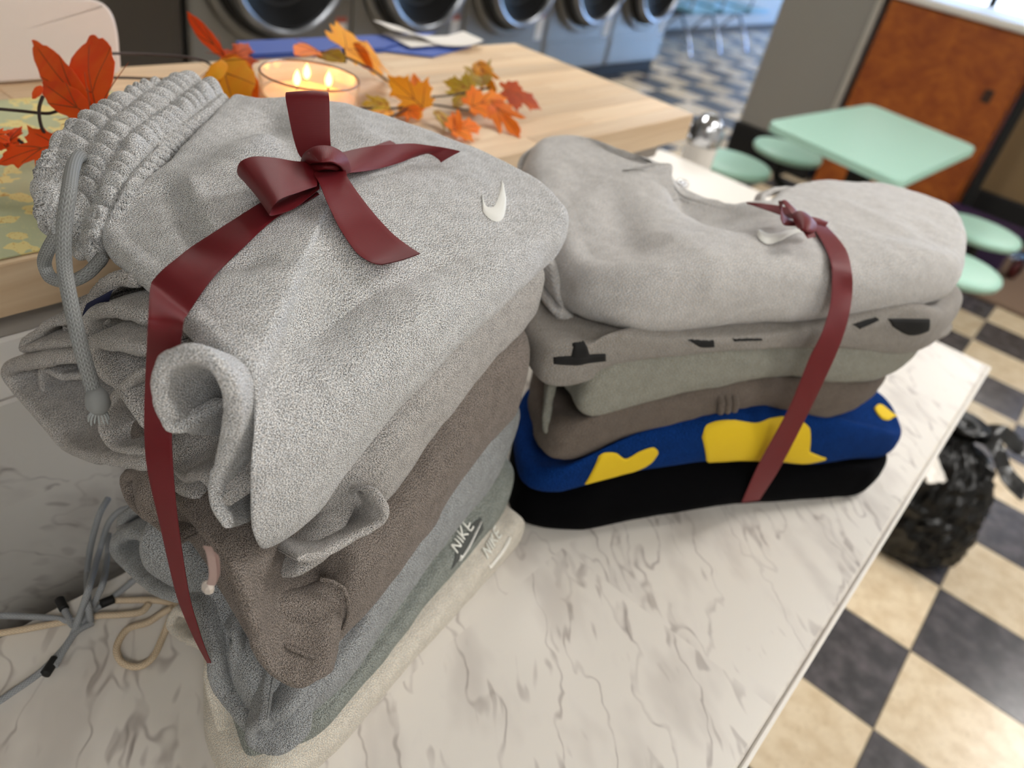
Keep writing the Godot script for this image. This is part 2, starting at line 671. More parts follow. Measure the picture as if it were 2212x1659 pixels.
func room() -> void:
	# lamps
	var warm := Color(1.0, 0.988, 0.97)
	for q in [[0.35, 1.0, 1.0, "above the bin bag"], [-2.5, 1.2, 1.0, "between the butcher block table and the washers"], [2.2, 2.2, 0.6, "by the right wall"], [1.4, -1.6, 1.0, "right of the mint table"], [-2.7, -2.2, 1.0, "above the aisle by the grey partition"], [-0.2, -4.4, 0.7, "behind the wooden counter"], [-2.9, -6.2, 0.35, "nearest the shop windows"], [1.2, 4.4, 0.8, "over the near end of the marble table"]]:
		lamp_panel(q[0], q[1], 2.2 * q[2], warm, q[3])
	var paint := plain(Color(0.78, 0.77, 0.74), 0.8)
	var s := structure("wall_left", "pale painted wall behind the washing machines")
	part("wall_panel", boxy(Vector3(0.2, 3.0, 17.5), Vector3(-4.95, 1.5, -3.1)), paint, s)
	s = structure("wall_right", "pale painted wall")
	part("wall_panel", boxy(Vector3(0.2, 3.0, 17.5), Vector3(3.1, 1.5, -3.1)), paint, s)
	s = structure("wall_back", "pale painted wall")
	part("wall_panel", boxy(Vector3(8.2, 3.0, 0.2), Vector3(-0.9, 1.5, 5.7)), paint, s)
	s = structure("wall_front", "shop front wall around the windows")
	part("sill_wall", boxy(Vector3(8.2, 0.25, 0.2), Vector3(-0.9, 0.125, -11.9)), paint, s)
	part("lintel", boxy(Vector3(8.2, 0.4, 0.2), Vector3(-0.9, 2.8, -11.9)), paint, s)
	part("pier", boxy(Vector3(0.4, 3.0, 0.2), Vector3(-4.85, 1.5, -11.9)), paint, s)
	part("pier", boxy(Vector3(0.6, 3.0, 0.2), Vector3(2.9, 1.5, -11.9)), paint, s)
	var glass := plain(Color(0.9, 0.95, 1.0, 0.06), 0.03)
	glass.transparency = BaseMaterial3D.TRANSPARENCY_ALPHA
	for k in 4:
		var w := structure("window_%d" % (k + 1), "tall shop window letting in blue daylight")
		var x := -4.65 + 0.905 + k * 1.81
		var fr := []
		for sx in [-1, 1]: fr.append(boxy(Vector3(0.06, 2.35, 0.08), Vector3(x + sx * 0.875, 1.425, -11.9)))
		for y in [0.28, 2.57]: fr.append(boxy(Vector3(1.81, 0.06, 0.08), Vector3(x, y, -11.9)))
		part("window_frame", joined(fr), M.dark_steel, w)
		part("pane", boxy(Vector3(1.7, 2.24, 0.008), Vector3(x, 1.425, -11.9), 0.001), glass, w)
	s = structure("ceiling", "white ceiling")
	part("ceiling_slab", boxy(Vector3(8.4, 0.2, 18.0), Vector3(-0.9, 3.02, -3.1)), plain(Color(0.85, 0.84, 0.82), 0.9), s)
	floor_tiles()

func floor_tiles() -> void:
	var T := 0.3048
	var s := structure("floor", "checkerboard floor of black and cream vinyl tiles")
	part("floor_bed", boxy(Vector3(8.4, 0.2, 18.0), Vector3(-0.9, -0.112, -3.1)), plain(Color(0.36, 0.33, 0.29), 0.8), s)
	var tex := []
	for k in 2:
		var f := noise(0.03, 4, FastNoiseLite.TYPE_SIMPLEX_SMOOTH, 31 + k)
		var g := noise(0.14, 2, FastNoiseLite.TYPE_SIMPLEX_SMOOTH, 37 + k)
		var im := Image.create(256, 256, false, Image.FORMAT_RGB8)
		for y in 256:
			for x in 256:
				var v := f.get_noise_2d(x, y)
				var sp := smoothstep(0.42, 0.6, g.get_noise_2d(x, y))
				if k == 0: im.set_pixel(x, y, Color(0.265, 0.26, 0.268).lerp(Color(0.38, 0.36, 0.372), clampf(0.4 + v, 0, 1)).lerp(Color(0.45, 0.44, 0.44), sp * 0.35))
				else: im.set_pixel(x, y, Color(0.90, 0.83, 0.71).lerp(Color(0.80, 0.71, 0.58), clampf(0.25 + v * 0.8, 0, 1)).lerp(Color(0.55, 0.46, 0.35), sp * 0.25))
		tex.append(ImageTexture.create_from_image(im))
	var mats := []
	var meshes := []
	for k in 2:
		var row := []
		for v in 4:
			var m := plain(Color.WHITE.darkened(0.035 * v), 0.24)
			m.albedo_texture = tex[k]
			m.uv1_scale = Vector3.ONE / 0.55
			m.uv1_offset = Vector3(0.27 * v, 0.19 * v, 0)
			row.append(m)
		mats.append(row)
	var tile := boxy(Vector3(T - 0.0016, 0.012, T - 0.0016), Vector3(0, -0.006, 0), 0.0012)
	var near := []
	for i in range(-15, 10):
		for j in range(-28, 12):
			var c := Vector3((i + 0.5) * T, 0, (j + 0.5) * T)
			if c.x < -4.8: continue
			var first := c.z > -1.2 and c.z < 2.6 and c.x > -0.75 and c.x < 0.75
			var aisle := c.x < -1.35 and c.x > -4.5 and c.z > -8.2 and c.z < -0.2 and c.x < -1.9 - 0.28 * (c.z + 1.9)
			near.append([0 if first else 1 if aisle else 2, c.distance_to(Vector3(-0.236, 1.47, 3.285)), c, posmod(i + j, 2)])
	near.sort_custom(func(a, b): return a[0] < b[0] or (a[0] == b[0] and a[1] < b[1]))
	var far := []
	for k in near.size():
		var q: Array = near[k]
		if q[0] < 2 and k < 290:
			var o := part("tile", tile, mats[q[3]][rng.randi() % 4], s)
			o.position = q[2]
			o.rotation.y = 0.0
		else: far.append(q)
	for k in 2:
		var mm := MultiMesh.new()
		mm.transform_format = MultiMesh.TRANSFORM_3D
		mm.mesh = tile
		var list := far.filter(func(q): return q[3] == k)
		mm.instance_count = list.size()
		for n in list.size(): mm.set_instance_transform(n, Transform3D(Basis(), list[n][2]))
		var mi := MultiMeshInstance3D.new()
		mi.name = "far_tiles" if k == 0 else "far_tiles_001"
		mi.multimesh = mm
		mi.material_override = mats[k][0]
		mi.set_meta("kind", "stuff")
		s.add_child(mi, true)

func tables() -> void:
	# low table with the marble-look top
	var o := thing("marble_table", "long table with a white grey-veined marble top under both clothes piles", "table", Vector3(-0.49, 0, 2.7))
	part("tabletop", boxy(Vector3(0.548, 0.028, 2.35), Vector3(0, 0.806, 0.135), 0.004), M.marble, o)
	part("edge_trim", boxy(Vector3(0.006, 0.03, 2.352), Vector3(0.2772, 0.8055, 0.135), 0.002), M.white, o, "thin white edge band")
	part("edge_trim", boxy(Vector3(0.554, 0.03, 0.006), Vector3(0.003, 0.8055, -1.043), 0.002), M.white, o, "thin white edge band")
	part("base_panel", boxy(Vector3(0.36, 0.78, 1.9), Vector3(-0.04, 0.40, 0.3), 0.004), plain(Color(0.10, 0.09, 0.085), 0.6), o)
	# butcher block table
	o = thing("butcher_block_table", "tall butcher block table with pale wooden top behind the left pile", "table", Vector3(-1.125, 0, 3.0))
	var x := -1.358
	var k := 0
	var widths := [0.044, 0.052, 0.038, 0.047, 0.055, 0.041, 0.049, 0.046, 0.053, 0.043]
	for w in widths:
		var z0 := 1.842
		while z0 < 4.4:
			var L: float = rng.randf_range(0.45, 1.0)
			if z0 + L > 4.2: L = 4.4 - z0
			part("stave", boxy(Vector3(w - 0.0004, 0.05, L - 0.0004), Vector3(x + w / 2, 1.075, z0 + L / 2) - o.position, 0.0012), M.wood[rng.randi() % 4], o)
			z0 += L
			k += 1
		x += w
	var grey := plain(Color(0.52, 0.50, 0.47), 0.6)
	part("apron", boxy(Vector3(0.40, 0.05, 2.5), Vector3(-1.13, 1.028, 3.12) - o.position), plain(Color(0.66, 0.63, 0.59), 0.6), o)
	part("rail", boxy(Vector3(0.40, 0.068, 2.4), Vector3(-1.13, 0.968, 3.14) - o.position), plain(Color(0.95, 0.93, 0.90), 0.5), o)
	part("side_panel", boxy(Vector3(0.40, 0.93, 2.4), Vector3(-1.13, 0.467, 3.14) - o.position), M.marble, o, "marble-look lower panel")
	part("leg", boxy(Vector3(0.05, 1.0, 0.05), Vector3(-0.985, 0.5, 1.90) - o.position), plain(Color(0.45, 0.27, 0.10), 0.5), o)
	part("leg", boxy(Vector3(0.05, 1.0, 0.05), Vector3(-1.30, 0.5, 1.90) - o.position), plain(Color(0.45, 0.27, 0.10), 0.5), o)

func washer(z0: float, z1: float, label: String) -> void:
	var X := -3.7
	var w := z1 - z0
	var cz := (z0 + z1) / 2
	var o := thing("washing_machine", label, "washer", Vector3(X - 0.4, 0, cz), "front-loading washers in a row")
	part("body", boxy(Vector3(0.8, 1.75, w - 0.012), Vector3(0, 0.985, 0), 0.012), M.steel, o)
	part("plinth", boxy(Vector3(0.76, 0.10, w), Vector3(-0.02, 0.052, 0), 0.004), M.black, o)
	var y := 0.80
	var c := Vector3(0.4, y, 0.02)
	var ax := Vector3.RIGHT
	part("door_surround", lathe([[0.36, 0.0], [0.41, 0.0], [0.424, 0.012], [0.418, 0.03], [0.405, 0.035], [0.36, 0.03]], 56, ax, c), M.steel, o)
	part("gasket", lathe([[0.20, 0.004], [0.375, 0.004], [0.378, 0.04], [0.355, 0.09], [0.20, 0.05]], 56, ax, c), M.black, o, "black rubber ring")
	var d := part("door", lathe([[0.298, 0.07], [0.302, 0.12], [0.314, 0.142], [0.334, 0.138], [0.352, 0.11], [0.35, 0.07]], 56, ax, c), M.ring, o, "chrome door ring")
	var g := plain(Color(0.012, 0.012, 0.014), 0.45)
	g.metallic_specular = 0.25
	part("porthole", lathe([[0.0, 0.015], [0.10, 0.022], [0.20, 0.045], [0.304, 0.11]], 56, ax, c), g, d, "dark glass porthole")
	part("handle", boxy(Vector3(0.05, 0.13, 0.035), c + Vector3(0.09, 0.0, -0.385), 0.012), M.black, o)
	part("hinge", boxy(Vector3(0.05, 0.16, 0.06), c + Vector3(0.05, 0.0, 0.37), 0.012), M.dark_steel, o)
	part("sticker", boxy(Vector3(0.002, 0.16, 0.075), Vector3(0.401, 0.42, -w / 2 + 0.085), 0.0005), plain(Color(0.80, 0.79, 0.77), 0.6), o, "white instruction sticker with red head")
	part("sticker_band", boxy(Vector3(0.0025, 0.03, 0.075), Vector3(0.401, 0.50, -w / 2 + 0.085), 0.0005), plain(Color(0.62, 0.30, 0.22), 0.6), o)
	part("kick_panel", boxy(Vector3(0.01, 0.20, w - 0.06), Vector3(0.4, 0.22, 0), 0.004), M.steel, o)

func far_things() -> void:
	var names := ["stainless washing machine nearest the candle, its porthole above the blue folder", "stainless washing machine with its door above the white papers", "stainless washing machine third along the row, above the table corner", "stainless washing machine fourth along the row from the dark cabinet", "stainless washing machine at the far end of the row beside the chairs"]
	var zs := [1.24, 0.27, -0.63, -1.50, -2.37, -3.24]
	for k in 5: washer(zs[k + 1], zs[k], names[k])
	var o := thing("steel_cabinet", "dark grey steel cabinet left of the first washing machine", "cabinet", Vector3(-4.1, 0, 2.3))
	part("body", boxy(Vector3(0.78, 1.8, 2.0), Vector3(0, 0.9, -0.04), 0.01), M.dark_steel, o)
	part("door", boxy(Vector3(0.012, 1.6, 0.9), Vector3(0.394, 0.95, -0.55), 0.004), M.dark_steel, o)
	part("door", boxy(Vector3(0.012, 1.6, 0.9), Vector3(0.394, 0.95, 0.42), 0.004), M.dark_steel, o)
	part("plinth", boxy(Vector3(0.7, 0.08, 2.02), Vector3(-0.02, 0.042, -0.04), 0.01), M.black, o)

	# grey column and orange wood counter
	o = thing("grey_panel", "tall grey partition with black base beside the orange wood counter", "partition", Vector3(-1.975, 0, -2.2))
	part("panel", boxy(Vector3(0.59, 2.7, 0.54), Vector3(0, 1.55, 0), 0.008), plain(Color(0.58, 0.565, 0.54), 0.7), o)
	part("base", boxy(Vector3(0.60, 0.2, 0.57), Vector3(-0.015, 0.1, 0.0), 0.008), M.black, o, "black base")
	part("corner_trim", boxy(Vector3(0.03, 2.7, 0.02), Vector3(0.279, 1.55, 0.281), 0.004), plain(Color(0.72, 0.70, 0.66), 0.5), o, "pale grey corner trim")
	o = thing("wooden_counter", "orange-brown wooden counter with a white top beside the grey partition", "counter", Vector3(-1.23, 0, -2.3))
	part("front_panel", boxy(Vector3(0.84, 1.13, 0.7), Vector3(0.006, 0.567, 0.02), 0.006), M.orange_wood, o)
	part("worktop", boxy(Vector3(0.86, 0.04, 0.78), Vector3(0.005, 1.155, 0.02), 0.008), M.white, o, "white top")
	part("outlet", boxy(Vector3(0.05, 0.07, 0.006), Vector3(0.30, 0.80, 0.372), 0.002), plain(Color(0.22, 0.12, 0.07), 0.6), o)
	o = thing("black_post", "black steel post at the right edge of the wooden counter", "post", Vector3(-0.752, 0, -1.93))
	part("shaft", boxy(Vector3(0.05, 1.9, 0.06), Vector3(0, 0.955, 0), 0.004), M.black, o)
	part("foot", boxy(Vector3(0.056, 0.012, 0.08), Vector3(0, 0.006, 0), 0.002), M.black, o)
	o = thing("tan_cabinet", "tan metal cabinet on casters right of the black post", "cabinet", Vector3(-0.30, 0, -2.32))
	part("body", boxy(Vector3(0.96, 0.9, 0.5), Vector3(0, 0.75, 0), 0.01), plain(Color(0.50, 0.41, 0.28), 0.6), o)
	part("base", boxy(Vector3(0.98, 0.26, 0.52), Vector3(0, 0.175, 0), 0.01), M.black, o)
	for sx in [-0.3, 0.3]:
		part("caster", lathe([[0.0, -0.02], [0.05, -0.02], [0.055, 0.0], [0.05, 0.02], [0.0, 0.02]], 20, Vector3.RIGHT, Vector3(sx, 0.056, 0.1)), M.black, o)
		part("leg", boxy(Vector3(0.04, 0.16, 0.04), Vector3(sx, 0.13, -0.1), 0.003), M.black, o)
	o = thing("purple_bin", "dark purple plastic bin behind the mint stools", "bin", Vector3(-0.60, 0.0, -1.62))
	var pm := plain(Color(0.17, 0.10, 0.24), 0.5)
	var q := rounded([Vector2(-0.18, -0.14), Vector2(0.2, -0.14), Vector2(0.2, 0.14), Vector2(-0.18, 0.14)], 0.03)
	part("body", plate(q, 0.012, 0.24, 0.004), pm, o)
	part("rim", plate(rounded([Vector2(-0.195, -0.155), Vector2(0.215, -0.155), Vector2(0.215, 0.155), Vector2(-0.195, 0.155)], 0.035), 0.225, 0.255, 0.006), pm, o)
	o = thing("floor_mat", "brown entrance mat behind the mint stools", "mat", Vector3(0.1, 0, -1.6))
	part("pad", boxy(Vector3(1.2, 0.011, 0.82), Vector3(0, 0.0065, 0), 0.004), plain(Color(0.50, 0.41, 0.34), 0.9), o)
	part("border", boxy(Vector3(1.26, 0.007, 0.88), Vector3(0, 0.0045, 0), 0.003), plain(Color(0.36, 0.28, 0.21), 0.8), o)
	var cp := Vector3(-0.3307,0.0600,-1.6508)
	o = thing("caster_wheel", "chrome caster with a dark red wheel at the right edge", "wheel", Vector3(cp.x, 0.012, cp.z))
	part("tyre", lathe([[0.02, -0.018], [0.05, -0.018], [0.058, 0.0], [0.05, 0.018], [0.02, 0.018]], 28, Vector3(1, 0, 0.3), Vector3(0, 0.06, 0)), plain(Color(0.28, 0.03, 0.04), 0.5), o)
	part("fork", joined([boxy(Vector3(0.008, 0.13, 0.035), Vector3(-0.03, 0.11, 0)), boxy(Vector3(0.008, 0.13, 0.035), Vector3(0.03, 0.11, 0)), boxy(Vector3(0.09, 0.012, 0.08), Vector3(0, 0.18, 0))]), M.chrome, o)
	part("stem", lathe([[0.0, 0.18], [0.012, 0.18], [0.012, 0.5], [0.0, 0.5]], 14), M.chrome, o)

	# mint table with four stools on arms
	o = thing("cluster_table", "mint green rectangular table with round stools attached on black arms", "table", Vector3(-1.03, 0, -0.33))
	var c4 := [Vector2(-1.352, 0.135), Vector2(-1.262, -0.935), Vector2(-0.712, -0.80), Vector2(-0.758, 0.265)]
	part("tabletop", plate(rounded(c4, 0.06), 0.70, 0.742, 0.008, o.position), M.mint, o)
	part("pedestal", boxy(Vector3(0.09, 0.70, 0.09), Vector3(0, 0.36, 0), 0.006), M.black, o)
	part("foot", boxy(Vector3(0.5, 0.03, 0.7), Vector3(0, 0.017, 0), 0.006), M.black, o)
	for p in [Vector3(-1.5349,0.4500,-0.1656), Vector3(-1.4895,0.4500,-0.7139), Vector3(-0.5163,0.4500,-0.6525), Vector3(-0.4850,0.4500,-0.0420)]:
		var r: Vector3 = p - o.position
		var st := part("stool", lathe([[0.0, 0.43], [0.14, 0.415], [0.172, 0.425], [0.178, 0.443], [0.172, 0.457], [0.15, 0.462], [0.0, 0.464]], 44, Vector3.UP, Vector3(r.x, 0, r.z)), M.mint, o, "round mint stool seat")
		part("arm", tube([Vector3(0, 0.22, r.z * 0.7), Vector3(r.x * 0.55, 0.24, r.z), Vector3(r.x, 0.30, r.z), Vector3(r.x, 0.42, r.z)], 0.022), M.black, st)

	# white cart at the end of the butcher block table
	o = thing("white_cart", "white laundry cart cabinet beyond the end of the butcher block table", "cart", Vector3(-1.12, 0, 1.28))
	part("body", boxy(Vector3(0.42, 0.60, 0.58), Vector3(-0.02, 0.40, 0), 0.02), M.white, o)
	part("lid", boxy(Vector3(0.46, 0.03, 0.62), Vector3(-0.02, 0.725, 0), 0.012), M.white, o)
	var kp := Vector3(-1.1350,0.7450,1.2318)
	part("latch", lathe([[0.0, 0.0], [0.016, 0.0], [0.018, 0.008], [0.012, 0.016], [0.0, 0.018]], 20, Vector3.UP, kp - o.position), M.chrome, o, "small chrome latch")
	for sx in [-0.18, 0.14]:
		for sz in [-0.24, 0.24]: part("caster", lathe([[0.0, -0.012], [0.045, -0.012], [0.05, 0.0], [0.045, 0.012], [0.0, 0.012]], 18, Vector3.RIGHT, Vector3(sx, 0.05, sz)), M.black, o)
	part("handle", tube([Vector3(-0.24, 0.70, -0.10), Vector3(-0.25, 0.76, -0.3), Vector3(-0.24, 0.80, -0.58)], 0.01), M.chrome, o)
	var bp := Vector3(-1.2735,0.8283,0.8612)
	o = thing("chrome_bin", "slim bin with a domed chrome lid behind the corner of the butcher block table", "bin", Vector3(bp.x, 0, bp.z))
	var by := bp.y
	part("body", lathe([[0.0, 0.004], [0.045, 0.004], [0.05, 0.02], [0.052, by - 0.05], [0.0, by - 0.05]], 36), M.white, o)
	part("lid", lathe([[0.054, by - 0.055], [0.058, by - 0.03], [0.052, by + 0.01], [0.03, by + 0.035], [0.0, by + 0.04]], 36), M.chrome, o, "domed chrome lid")

	# waiting chairs by the window
	for k in 3:
		var nm: String = ["pale blue waiting chair nearest the washers by the window", "pale blue waiting chair in the middle of the far row", "pale blue waiting chair at the right of the far row"][k]
		var ch := thing("waiting_chair", nm, "chair", Vector3(-4.15 + 0.02 * k, 0, -4.35 - 0.62 * k), "waiting chairs by the window")
		var cm := plain(Color(0.45, 0.66, 0.74), 0.3)
		part("seat", boxy(Vector3(0.46, 0.04, 0.5), Vector3(0, 0.43, 0), 0.018), cm, ch)
		part("backrest", boxy(Vector3(0.05, 0.42, 0.5), Vector3(-0.25, 0.68, 0), 0.02), cm, ch)
		part("beam", boxy(Vector3(0.05, 0.04, 0.6), Vector3(0, 0.375, 0), 0.005), M.black, ch)
		for sx in [-1, 1]: part("leg", tube([Vector3(0, 0.37, 0.05), Vector3(0.14 * sx, 0.2, 0.05), Vector3(0.24 * sx, 0.015, 0.05)], 0.016), M.chrome, ch)
		part("armrest", tube([Vector3(-0.2, 0.45, 0.27), Vector3(-0.2, 0.62, 0.27), Vector3(0.18, 0.63, 0.27), Vector3(0.2, 0.45, 0.27)], 0.013), M.chrome, ch)

	bin_bag()

func bin_bag() -> void:
	var p := Vector3(-0.0857,0.0000,1.1287)
	var o := thing("bin_bag", "black plastic bin bag on the floor beside the marble table", "bag", Vector3(p.x - 0.09, 0, p.z - 0.03))
	var m := plain(Color(0.012, 0.012, 0.013), 0.28)
	var f := noise(3.2, 3, FastNoiseLite.TYPE_SIMPLEX, 71)
	f.fractal_type = FastNoiseLite.FRACTAL_RIDGED
	var P := PackedVector3Array()
	var nu := 90
	var prof := [[0.0, 0.006], [0.12, 0.006], [0.15, 0.03], [0.155, 0.10], [0.145, 0.20], [0.12, 0.28], [0.085, 0.33], [0.042, 0.36], [0.03, 0.385]]
	var nv := 46
	var pp := []
	for q in prof: pp.append(Vector3(q[0], q[1], 0))
	var c := spline(pp, nv)
	for j in nv:
		for i in nu:
			var a := TAU * i / nu
			var r := c[j].x
			var w := f.get_noise_3d(cos(a) * 1.2, c[j].y * 4.0, sin(a) * 1.2)
			var pl := sin(a * 11.0 + 3.0 * w) * 0.012 * smoothstep(0.2, 0.36, c[j].y)
			r = maxf(0.0, r + (w * 0.022 + pl) * smoothstep(0.0, 0.08, r))
			P.append(Vector3(cos(a) * r * 1.1, c[j].y + w * 0.008 * smoothstep(0.05, 0.2, c[j].y), sin(a) * r * 0.95))
	part("sack", skin(P, nu, nv, true, Vector3.ZERO, PackedVector2Array(), true), m, o)
	for k in 2:
		var s := -1.0 + 2.0 * k
		part("tie", sheet([Vector3(0.0, 0.375, 0.0), Vector3(0.07, 0.41, 0.04 * s), Vector3(0.14, 0.37, 0.09 * s), Vector3(0.20, 0.36, 0.12 * s)], Vector3(0.01, 0.012, -0.06), 0.004), m, o)
	part("neck", lathe([[0.03, 0.36], [0.022, 0.38], [0.045, 0.41], [0.06, 0.43], [0.02, 0.42], [0.0, 0.40]], 30), m, o)
	o = thing("paper_scrap", "crumpled white paper scrap on the black bin bag", "paper", Vector3(-0.182, 0.40, 1.27))
	o.position = Vector3(-0.1966,0.3600,1.3540)
	part("sheet", sheet([Vector3(-0.06, 0.0, 0.05), Vector3(-0.02, 0.02, 0.02), Vector3(0.02, 0.0, 0.0), Vector3(0.05, 0.015, -0.02)], Vector3(-0.05, 0.0, -0.09), 0.003, Vector3.ZERO, 50, 0.006), M.white, o)

# ---------------------------------------------------------------- left pile
var P1: Slab
var P4: Slab
var P5: Slab
var P6: Slab

func swoosh(S: Slab, lower: Array, upper: Array, o: Node3D, m: Material, lift := 0.0016) -> void:
	part("emblem", patch(S, lower, upper, lift, base_of(o), 30, 5), m, o, "embroidered white tick emblem")

func left_pile() -> void:
	var grey := cloth(Color(0.985, 0.985, 0.985))
	var pale := cloth(Color(0.87, 0.855, 0.84), 0.15, 0.015)
	var taupe := cloth(Color(0.63, 0.59, 0.56), 0.15, 0.015)
	var blue_grey := cloth(Color(0.74, 0.75, 0.755), 0.15, 0.012)
	var sage := cloth(Color(0.68, 0.70, 0.675), 0.15, 0.012)
	var oat := cloth(Color(1.0, 0.97, 0.91), 0.13, 0.012, 0.2, true)
	M.grey = grey
	M.pale = pale
	M.oat = oat
	var thread := plain(Color(0.94, 0.94, 0.92), 0.6)
	M.thread = thread

	# --- topmost sweatpants
	var at := Vector3(-0.68, 1.12, 2.9)
	var o := thing("folded_sweatpants", "light heather grey sweatpants with gathered waistband on top of the left pile", "sweatpants", at, "folded garments in the left pile")
	var rim := [[Vector3(-0.7591,1.1780,3.0522),0.012], [Vector3(-0.6646,1.1850,3.0669),0.011], [Vector3(-0.6166,1.1870,3.0728),0.011], [Vector3(-0.5690,1.1860,3.0749),0.011]] + [[Vector3(-0.552,1.181,3.071),0.012],[Vector3(-0.538,1.148,3.078),0.036],[Vector3(-0.526,1.104,3.086),0.076],[Vector3(-0.523,1.106,3.045),0.073],[Vector3(-0.525,1.120,3.02),0.064],[Vector3(-0.529,1.141,2.98),0.053],[Vector3(-0.533,1.158,2.93),0.041],[Vector3(-0.543,1.168,2.87),0.033],[Vector3(-0.553,1.175,2.81),0.029],[Vector3(-0.565,1.18,2.765),0.027]] + [[Vector3(-0.5710,1.1820,2.7345),0.026], [Vector3(-0.5833,1.1880,2.7119),0.022], [Vector3(-0.6279,1.1960,2.6966),0.022], [Vector3(-0.7056,1.1980,2.6988),0.022], [Vector3(-0.7592,1.2000,2.7182),0.024], [Vector3(-0.8006,1.2000,2.7372),0.025], [Vector3(-0.8394,1.2030,2.7654),0.025], [Vector3(-0.8736,1.2040,2.7964),0.024], [Vector3(-0.8919,1.2000,2.8269),0.022], [Vector3(-0.9162,1.1980,2.8429),0.02], [Vector3(-0.8204,1.2030,2.9489),0.02], [Vector3(-0.7773,1.1930,3.0136),0.02]]
	var folds := []
	for c in [[Vector3(-0.7491,1.2200,3.0038), Vector3(-0.6651,1.2200,3.0283), 0.007, -0.014], [Vector3(-0.7577,1.2200,2.9914), Vector3(-0.6670,1.2200,3.0168), 0.012, 0.007], [Vector3(-0.8330,1.2200,2.8557), Vector3(-0.7367,1.2200,2.8908), 0.016, -0.011], [Vector3(-0.7314,1.2200,2.9943), Vector3(-0.7864,1.2200,2.8772), 0.02, 0.009], [Vector3(-0.8007,1.2200,2.9178), Vector3(-0.8467,1.2200,2.8382), 0.018, -0.008], [Vector3(-0.7941,1.2200,2.7930), Vector3(-0.7326,1.2200,2.8237), 0.02, 0.004], [Vector3(-0.6378,1.2200,3.0323), Vector3(-0.6242,1.2200,3.0140), 0.01, -0.006], [Vector3(-0.5712,1.2000,2.9187), Vector3(-0.5914,1.2000,2.7575), 0.035, -0.003], [Vector3(-0.5505,1.2000,3.0396), Vector3(-0.5920,1.2000,2.8987), 0.03, -0.0025], [Vector3(-0.6822,1.2000,3.0621), Vector3(-0.6146,1.2000,3.0414), 0.02, 0.003]]: folds.append(c)
	P1 = slab(rim, 1.226, 1.15, at, 320, folds, 0.0026, null, 0.8, 44)
	part("body", P1.mesh, grey, o)
	# waistband: four gathered channels
	var wrim := [[Vector3(-0.8581,1.1820,3.0565),0.024], [Vector3(-0.8756,1.1900,3.0419),0.024], [Vector3(-0.8894,1.1980,3.0143),0.024], [Vector3(-0.9156,1.2040,2.9597),0.024], [Vector3(-0.9401,1.2080,2.9115),0.024], [Vector3(-0.9495,1.2080,2.8747),0.024], [Vector3(-0.9360,1.2070,2.8533),0.022], [Vector3(-0.9123,1.2040,2.8443),0.02], [Vector3(-0.8448,1.2040,2.9166),0.02], [Vector3(-0.7880,1.2020,2.9882),0.02], [Vector3(-0.7578,1.1950,3.0346),0.02], [Vector3(-0.7513,1.1780,3.0575),0.022], [Vector3(-0.7735,1.1700,3.0666),0.022], [Vector3(-0.7991,1.1700,3.0709),0.023], [Vector3(-0.8291,1.1750,3.0671),0.024]]
	var wa := Vector3(-0.7771,1.2000,3.0641)
	var wb := Vector3(-0.9451,1.2000,2.8540)
	var along := Vector3(wb.x - wa.x, 0, wb.z - wa.z).normalized()
	var across := Vector3(-along.z, 0, along.x)
	if across.dot(Vector3(1, 0, 0.2)) < 0: across = -across
	var e0 := Vector3(-0.9258,1.2000,2.9548)
	var e1 := Vector3(-0.7921,1.2000,2.9859)
	var a0 := e0.dot(across)
	var a1 := e1.dot(across)
	var jit := noise(1.0, 1, FastNoiseLite.TYPE_SIMPLEX_SMOOTH, 5)
	var gather := func(p: Vector3, dir: Vector3) -> float:
		var s := (p.dot(across) - a0) / (a1 - a0)
		s = clampf(s, -0.12, 1.1)
		var l := p.dot(along) + (1.22 - p.y) * -0.9
		var row := 0
		var lo := -0.12
		var hi := 0.34
		if s > 0.34: row = 1; lo = 0.34; hi = 0.63
		if s > 0.63: row = 2; lo = 0.63; hi = 0.86
		if s > 0.86: row = 3; lo = 0.86; hi = 1.1
		var t := (s - lo) / (hi - lo)
		var arch := pow(maxf(0.0, sin(PI * clampf(t, 0.0, 1.0))), 0.45)
		var ph := l * PI / 0.0175 + row * 1.7 + jit.get_noise_2d(l * 16.0, row * 7.3 + t * 0.25) * 1.8 + t * 0.6
		if row == 3: ph *= 1.45
		var g := pow(absf(sin(ph)), 0.5)
		return -0.0105 + 0.0035 * arch + (0.0110 if row < 3 else 0.0055) * g * (0.25 + 0.75 * arch)
	var W := slab(wrim, 1.228, 1.175, at, 420, [], 0.0016, gather, 0.85, 90)
	part("waistband", W.mesh, grey, o, "gathered elastic waistband with four stitched channels")
	# rolled leg end and the leg sheet below
	part("leg_roll", sheet([Vector3(-0.5971,1.1360,3.0600), Vector3(-0.5852,1.1436,3.0850), Vector3(-0.5806,1.1467,3.1030), Vector3(-0.5802,1.1738,3.1100), Vector3(-0.5759,1.1963,3.1080), Vector3(-0.5614,1.2103,3.1020), Vector3(-0.5469,1.2079,3.0940), Vector3(-0.5401,1.1901,3.0900), Vector3(-0.5430,1.1640,3.0890), Vector3(-0.5550,1.1260,3.0890), Vector3(-0.5616,1.1037,3.0900), Vector3(-0.5541,1.0900,3.0920), Vector3(-0.5423,1.0805,3.0920)], Vector3(-0.05, -0.075, -0.075), 0.011, at, 120), grey, o)
